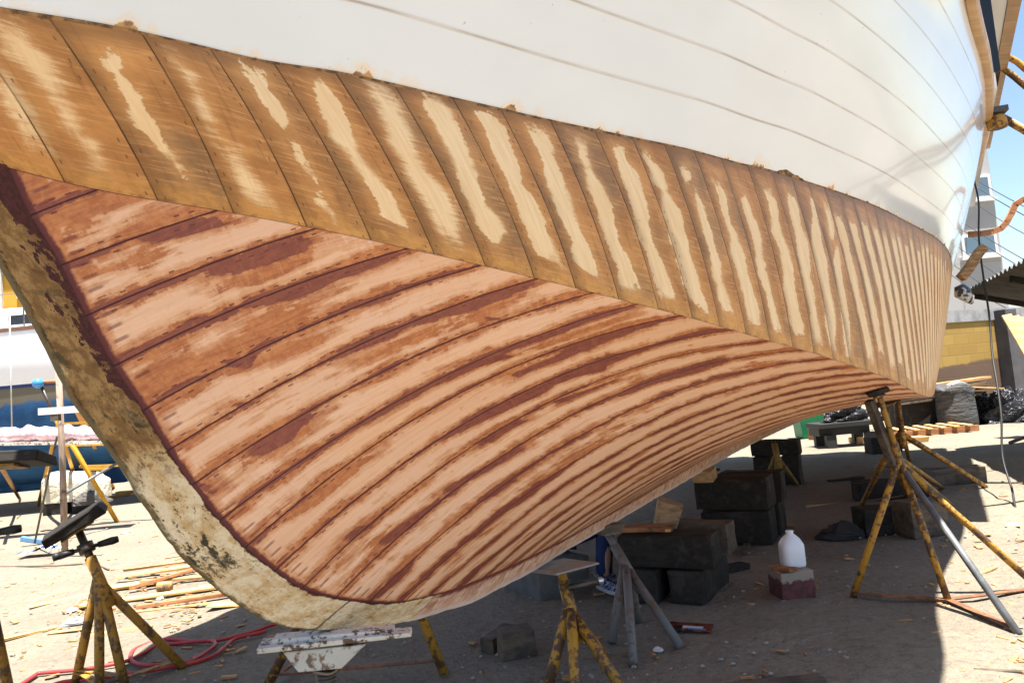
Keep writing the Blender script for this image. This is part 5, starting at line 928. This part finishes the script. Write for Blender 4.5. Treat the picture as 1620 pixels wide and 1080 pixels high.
MB_ = MB().lathe(gp(1562, 668), [(.10, 0), (.11, .04), (.11, .24), (.06, .32), (.05, .36)], 14).build('white_bottle', m_plain('white_bottle_plastic', (.74, .75, .76), .4, .05), None, True); tag(MB_, 'white plastic bottle beside the tall sack', 'bottle')
t = empty('pallet', gp(1480, 690), 'sunlit slatted pallet lying in front of the black sheeting', 'pallet'); c = gp(1478, 688)+np.array([0, .1, 0])
for i in range(7): MB().box(c+np.array([-.75+.25*i, .30, .135]), (.10, .95, .025), R=rot_yxz(-.25+.02*i)).build('slat', MPALE, t)
for y in (-.02, .62): MB().box(c+np.array([.05, y, .06]), (1.75, .05, .11)).build('stringer', MPLY, t)
for i, (z, L, rz, mt, lab) in enumerate(((.62, 1.9, .10, MTIMB, 'lowest brown plank of the stack against the wall'), (.72, 2.1, .12, MDARK, 'dark plank second in the stack against the wall'), (.82, 2.0, .09, MTIMB, 'brown plank third in the stack against the wall'), (.92, 2.2, .14, MPALE2, 'topmost plank with a pointed end, on the stack against the wall'))):
    c = at(1487, 610, 16.4); tag(MB().box((c[0]+.05*i, 16.55+.02*i, z), (L, .3, .05), R=rot_yxz(rz, -.04, 0)).build('stacked_plank', mt, None), lab, 'plank', 'planks stacked against the wall')
tag(MB().box((at(1487, 610, 16.4)[0]-.2, 16.6, .30), (1.7, .35, .58)).build('plank_rest', MDARK, None, bevel=.02), 'dark timber base under the plank stack by the wall', 'timber block', 'timber blocking by the wall')
c = at(1556, 612, 16.0); tag(MB().box((c[0], 16.3, c[2]), (.95, .5, .025), R=rot_yxz(.1, .12, .05)).build('plywood_sheet', MPALE, None), 'pale plywood sheet lying on the heap behind the tall sack', 'plywood')
for i, (x0, x1, lab) in enumerate(((1592, 1622, 'leftmost pale board leaning by the dark pillar'), (1604, 1634, 'second pale board leaning by the dark pillar'), (1616, 1646, 'pale leaning board cut by the right edge of the photo'))):
    tp, bt = at(x0, 498+2*i, 13.2), gp(x1+18, 690); bt = np.array([bt[0]+.0, 12.2, 0]); tag(MB().bar(bt, tp, .17, .03, (0, 1, 0)).build('leaning_board', MPALE, None, bevel=.003), lab, 'board', 'boards leaning by the pillar')
# clutter seen under the stern
t = empty('low_table', gp(1352, 708), 'low black table with a plastic-covered heap on it, under the stern', 'table'); c = gp(1352, 708)+np.array([0, .5, 0]); mtb = m_plain('black_table', (.02, .02, .02), .6)
MB().box(c+np.array([0, 0, .42]), (1.05, .7, .09)).build('tabletop', mtb, t, bevel=.01); MB().box(c+np.array([0, .1, .30]), (.95, .5, .15)).build('apron', mtb, t)
for x in (-.42, .42):
    for y in (-.25, .28): MB().box(c+np.array([x*.75 if x < 0 else x, y, .12]), (.18, .12, .25)).build('leg', mtb, t)
crumple(c+np.array([.12, 0, .46]), .40, mbg.m, 'plastic_cover', 'shiny black plastic heaped on the low table', 'plastic sheeting', 1.1, .7, .8, 81, n=28)
t = empty('wheelie_bin', gp(1289, 694), 'green plastic bin half hidden under the stern', 'bin'); c = gp(1289, 694)+np.array([0, .3, 0]); mgn = m_plain('green_plastic', lin(20, 120, 80), .4, .2)
MB().prism([c+np.array(q) for q in ((-.22, -.25, .02), (.22, -.25, .02), (.28, -.30, .62), (-.28, -.30, .62))], (0, .5, 0)).build('bin_body', mgn, t, bevel=.02); MB().box(c+np.array([0, 0, .66]), (.62, .62, .06)).build('lid', mgn, t, bevel=.02)
for px, sz, mt, lab in (((1306, 696), (.42, .35, .28), MPLY, 'brown wooden box beside the green bin'), ((1322, 688), (.5, .4, .46), m_plain('dull_red_box', (.14, .06, .05), .8), 'dull red box behind the wooden box, under the stern'), ((1370, 700), (.4, .3, .12), MPALE, 'pale lumber offcuts beside the low table'), ((1445, 700), (.6, .3, .10), MPALE, 'pale board bundle between the aft stands')):
    c = gp(*px); tag(MB().box(c+np.array([0, sz[1]/2, sz[2]/2]), sz, R=rot_yxz(.15), jit=.01).build('box', mt, None, bevel=.006), lab, 'box', 'boxes and offcuts under the stern')
crumple(gp(1318, 690)+np.array([0, .2, .46]), .25, m_plain('cluttered_plastic', (.45, .38, .36), .5, .5, 14), 'plastic_bundle', 'pale plastic bundle lying on the dull red box', 'bundle', 1.1, .8, .6, 91, n=14)
tag(MB().tube([gp(1598, 700, .02), gp(1640, 684, .1)], .03, 8).build('stick', MTIMB, None, True), 'brown stick on the sunlit sand at the right edge', 'stick')
tag(MB().grid(np.array([[gp(1590+i*4, 826+k*3, .012+.01*math.sin(i+k)) for k in range(3)] for i in range(7)])).build('pink_rag', m_plain('pinkish_rag', lin(196, 146, 130), .9), None), 'small pinkish rag on the sunny sand at right', 'rag')
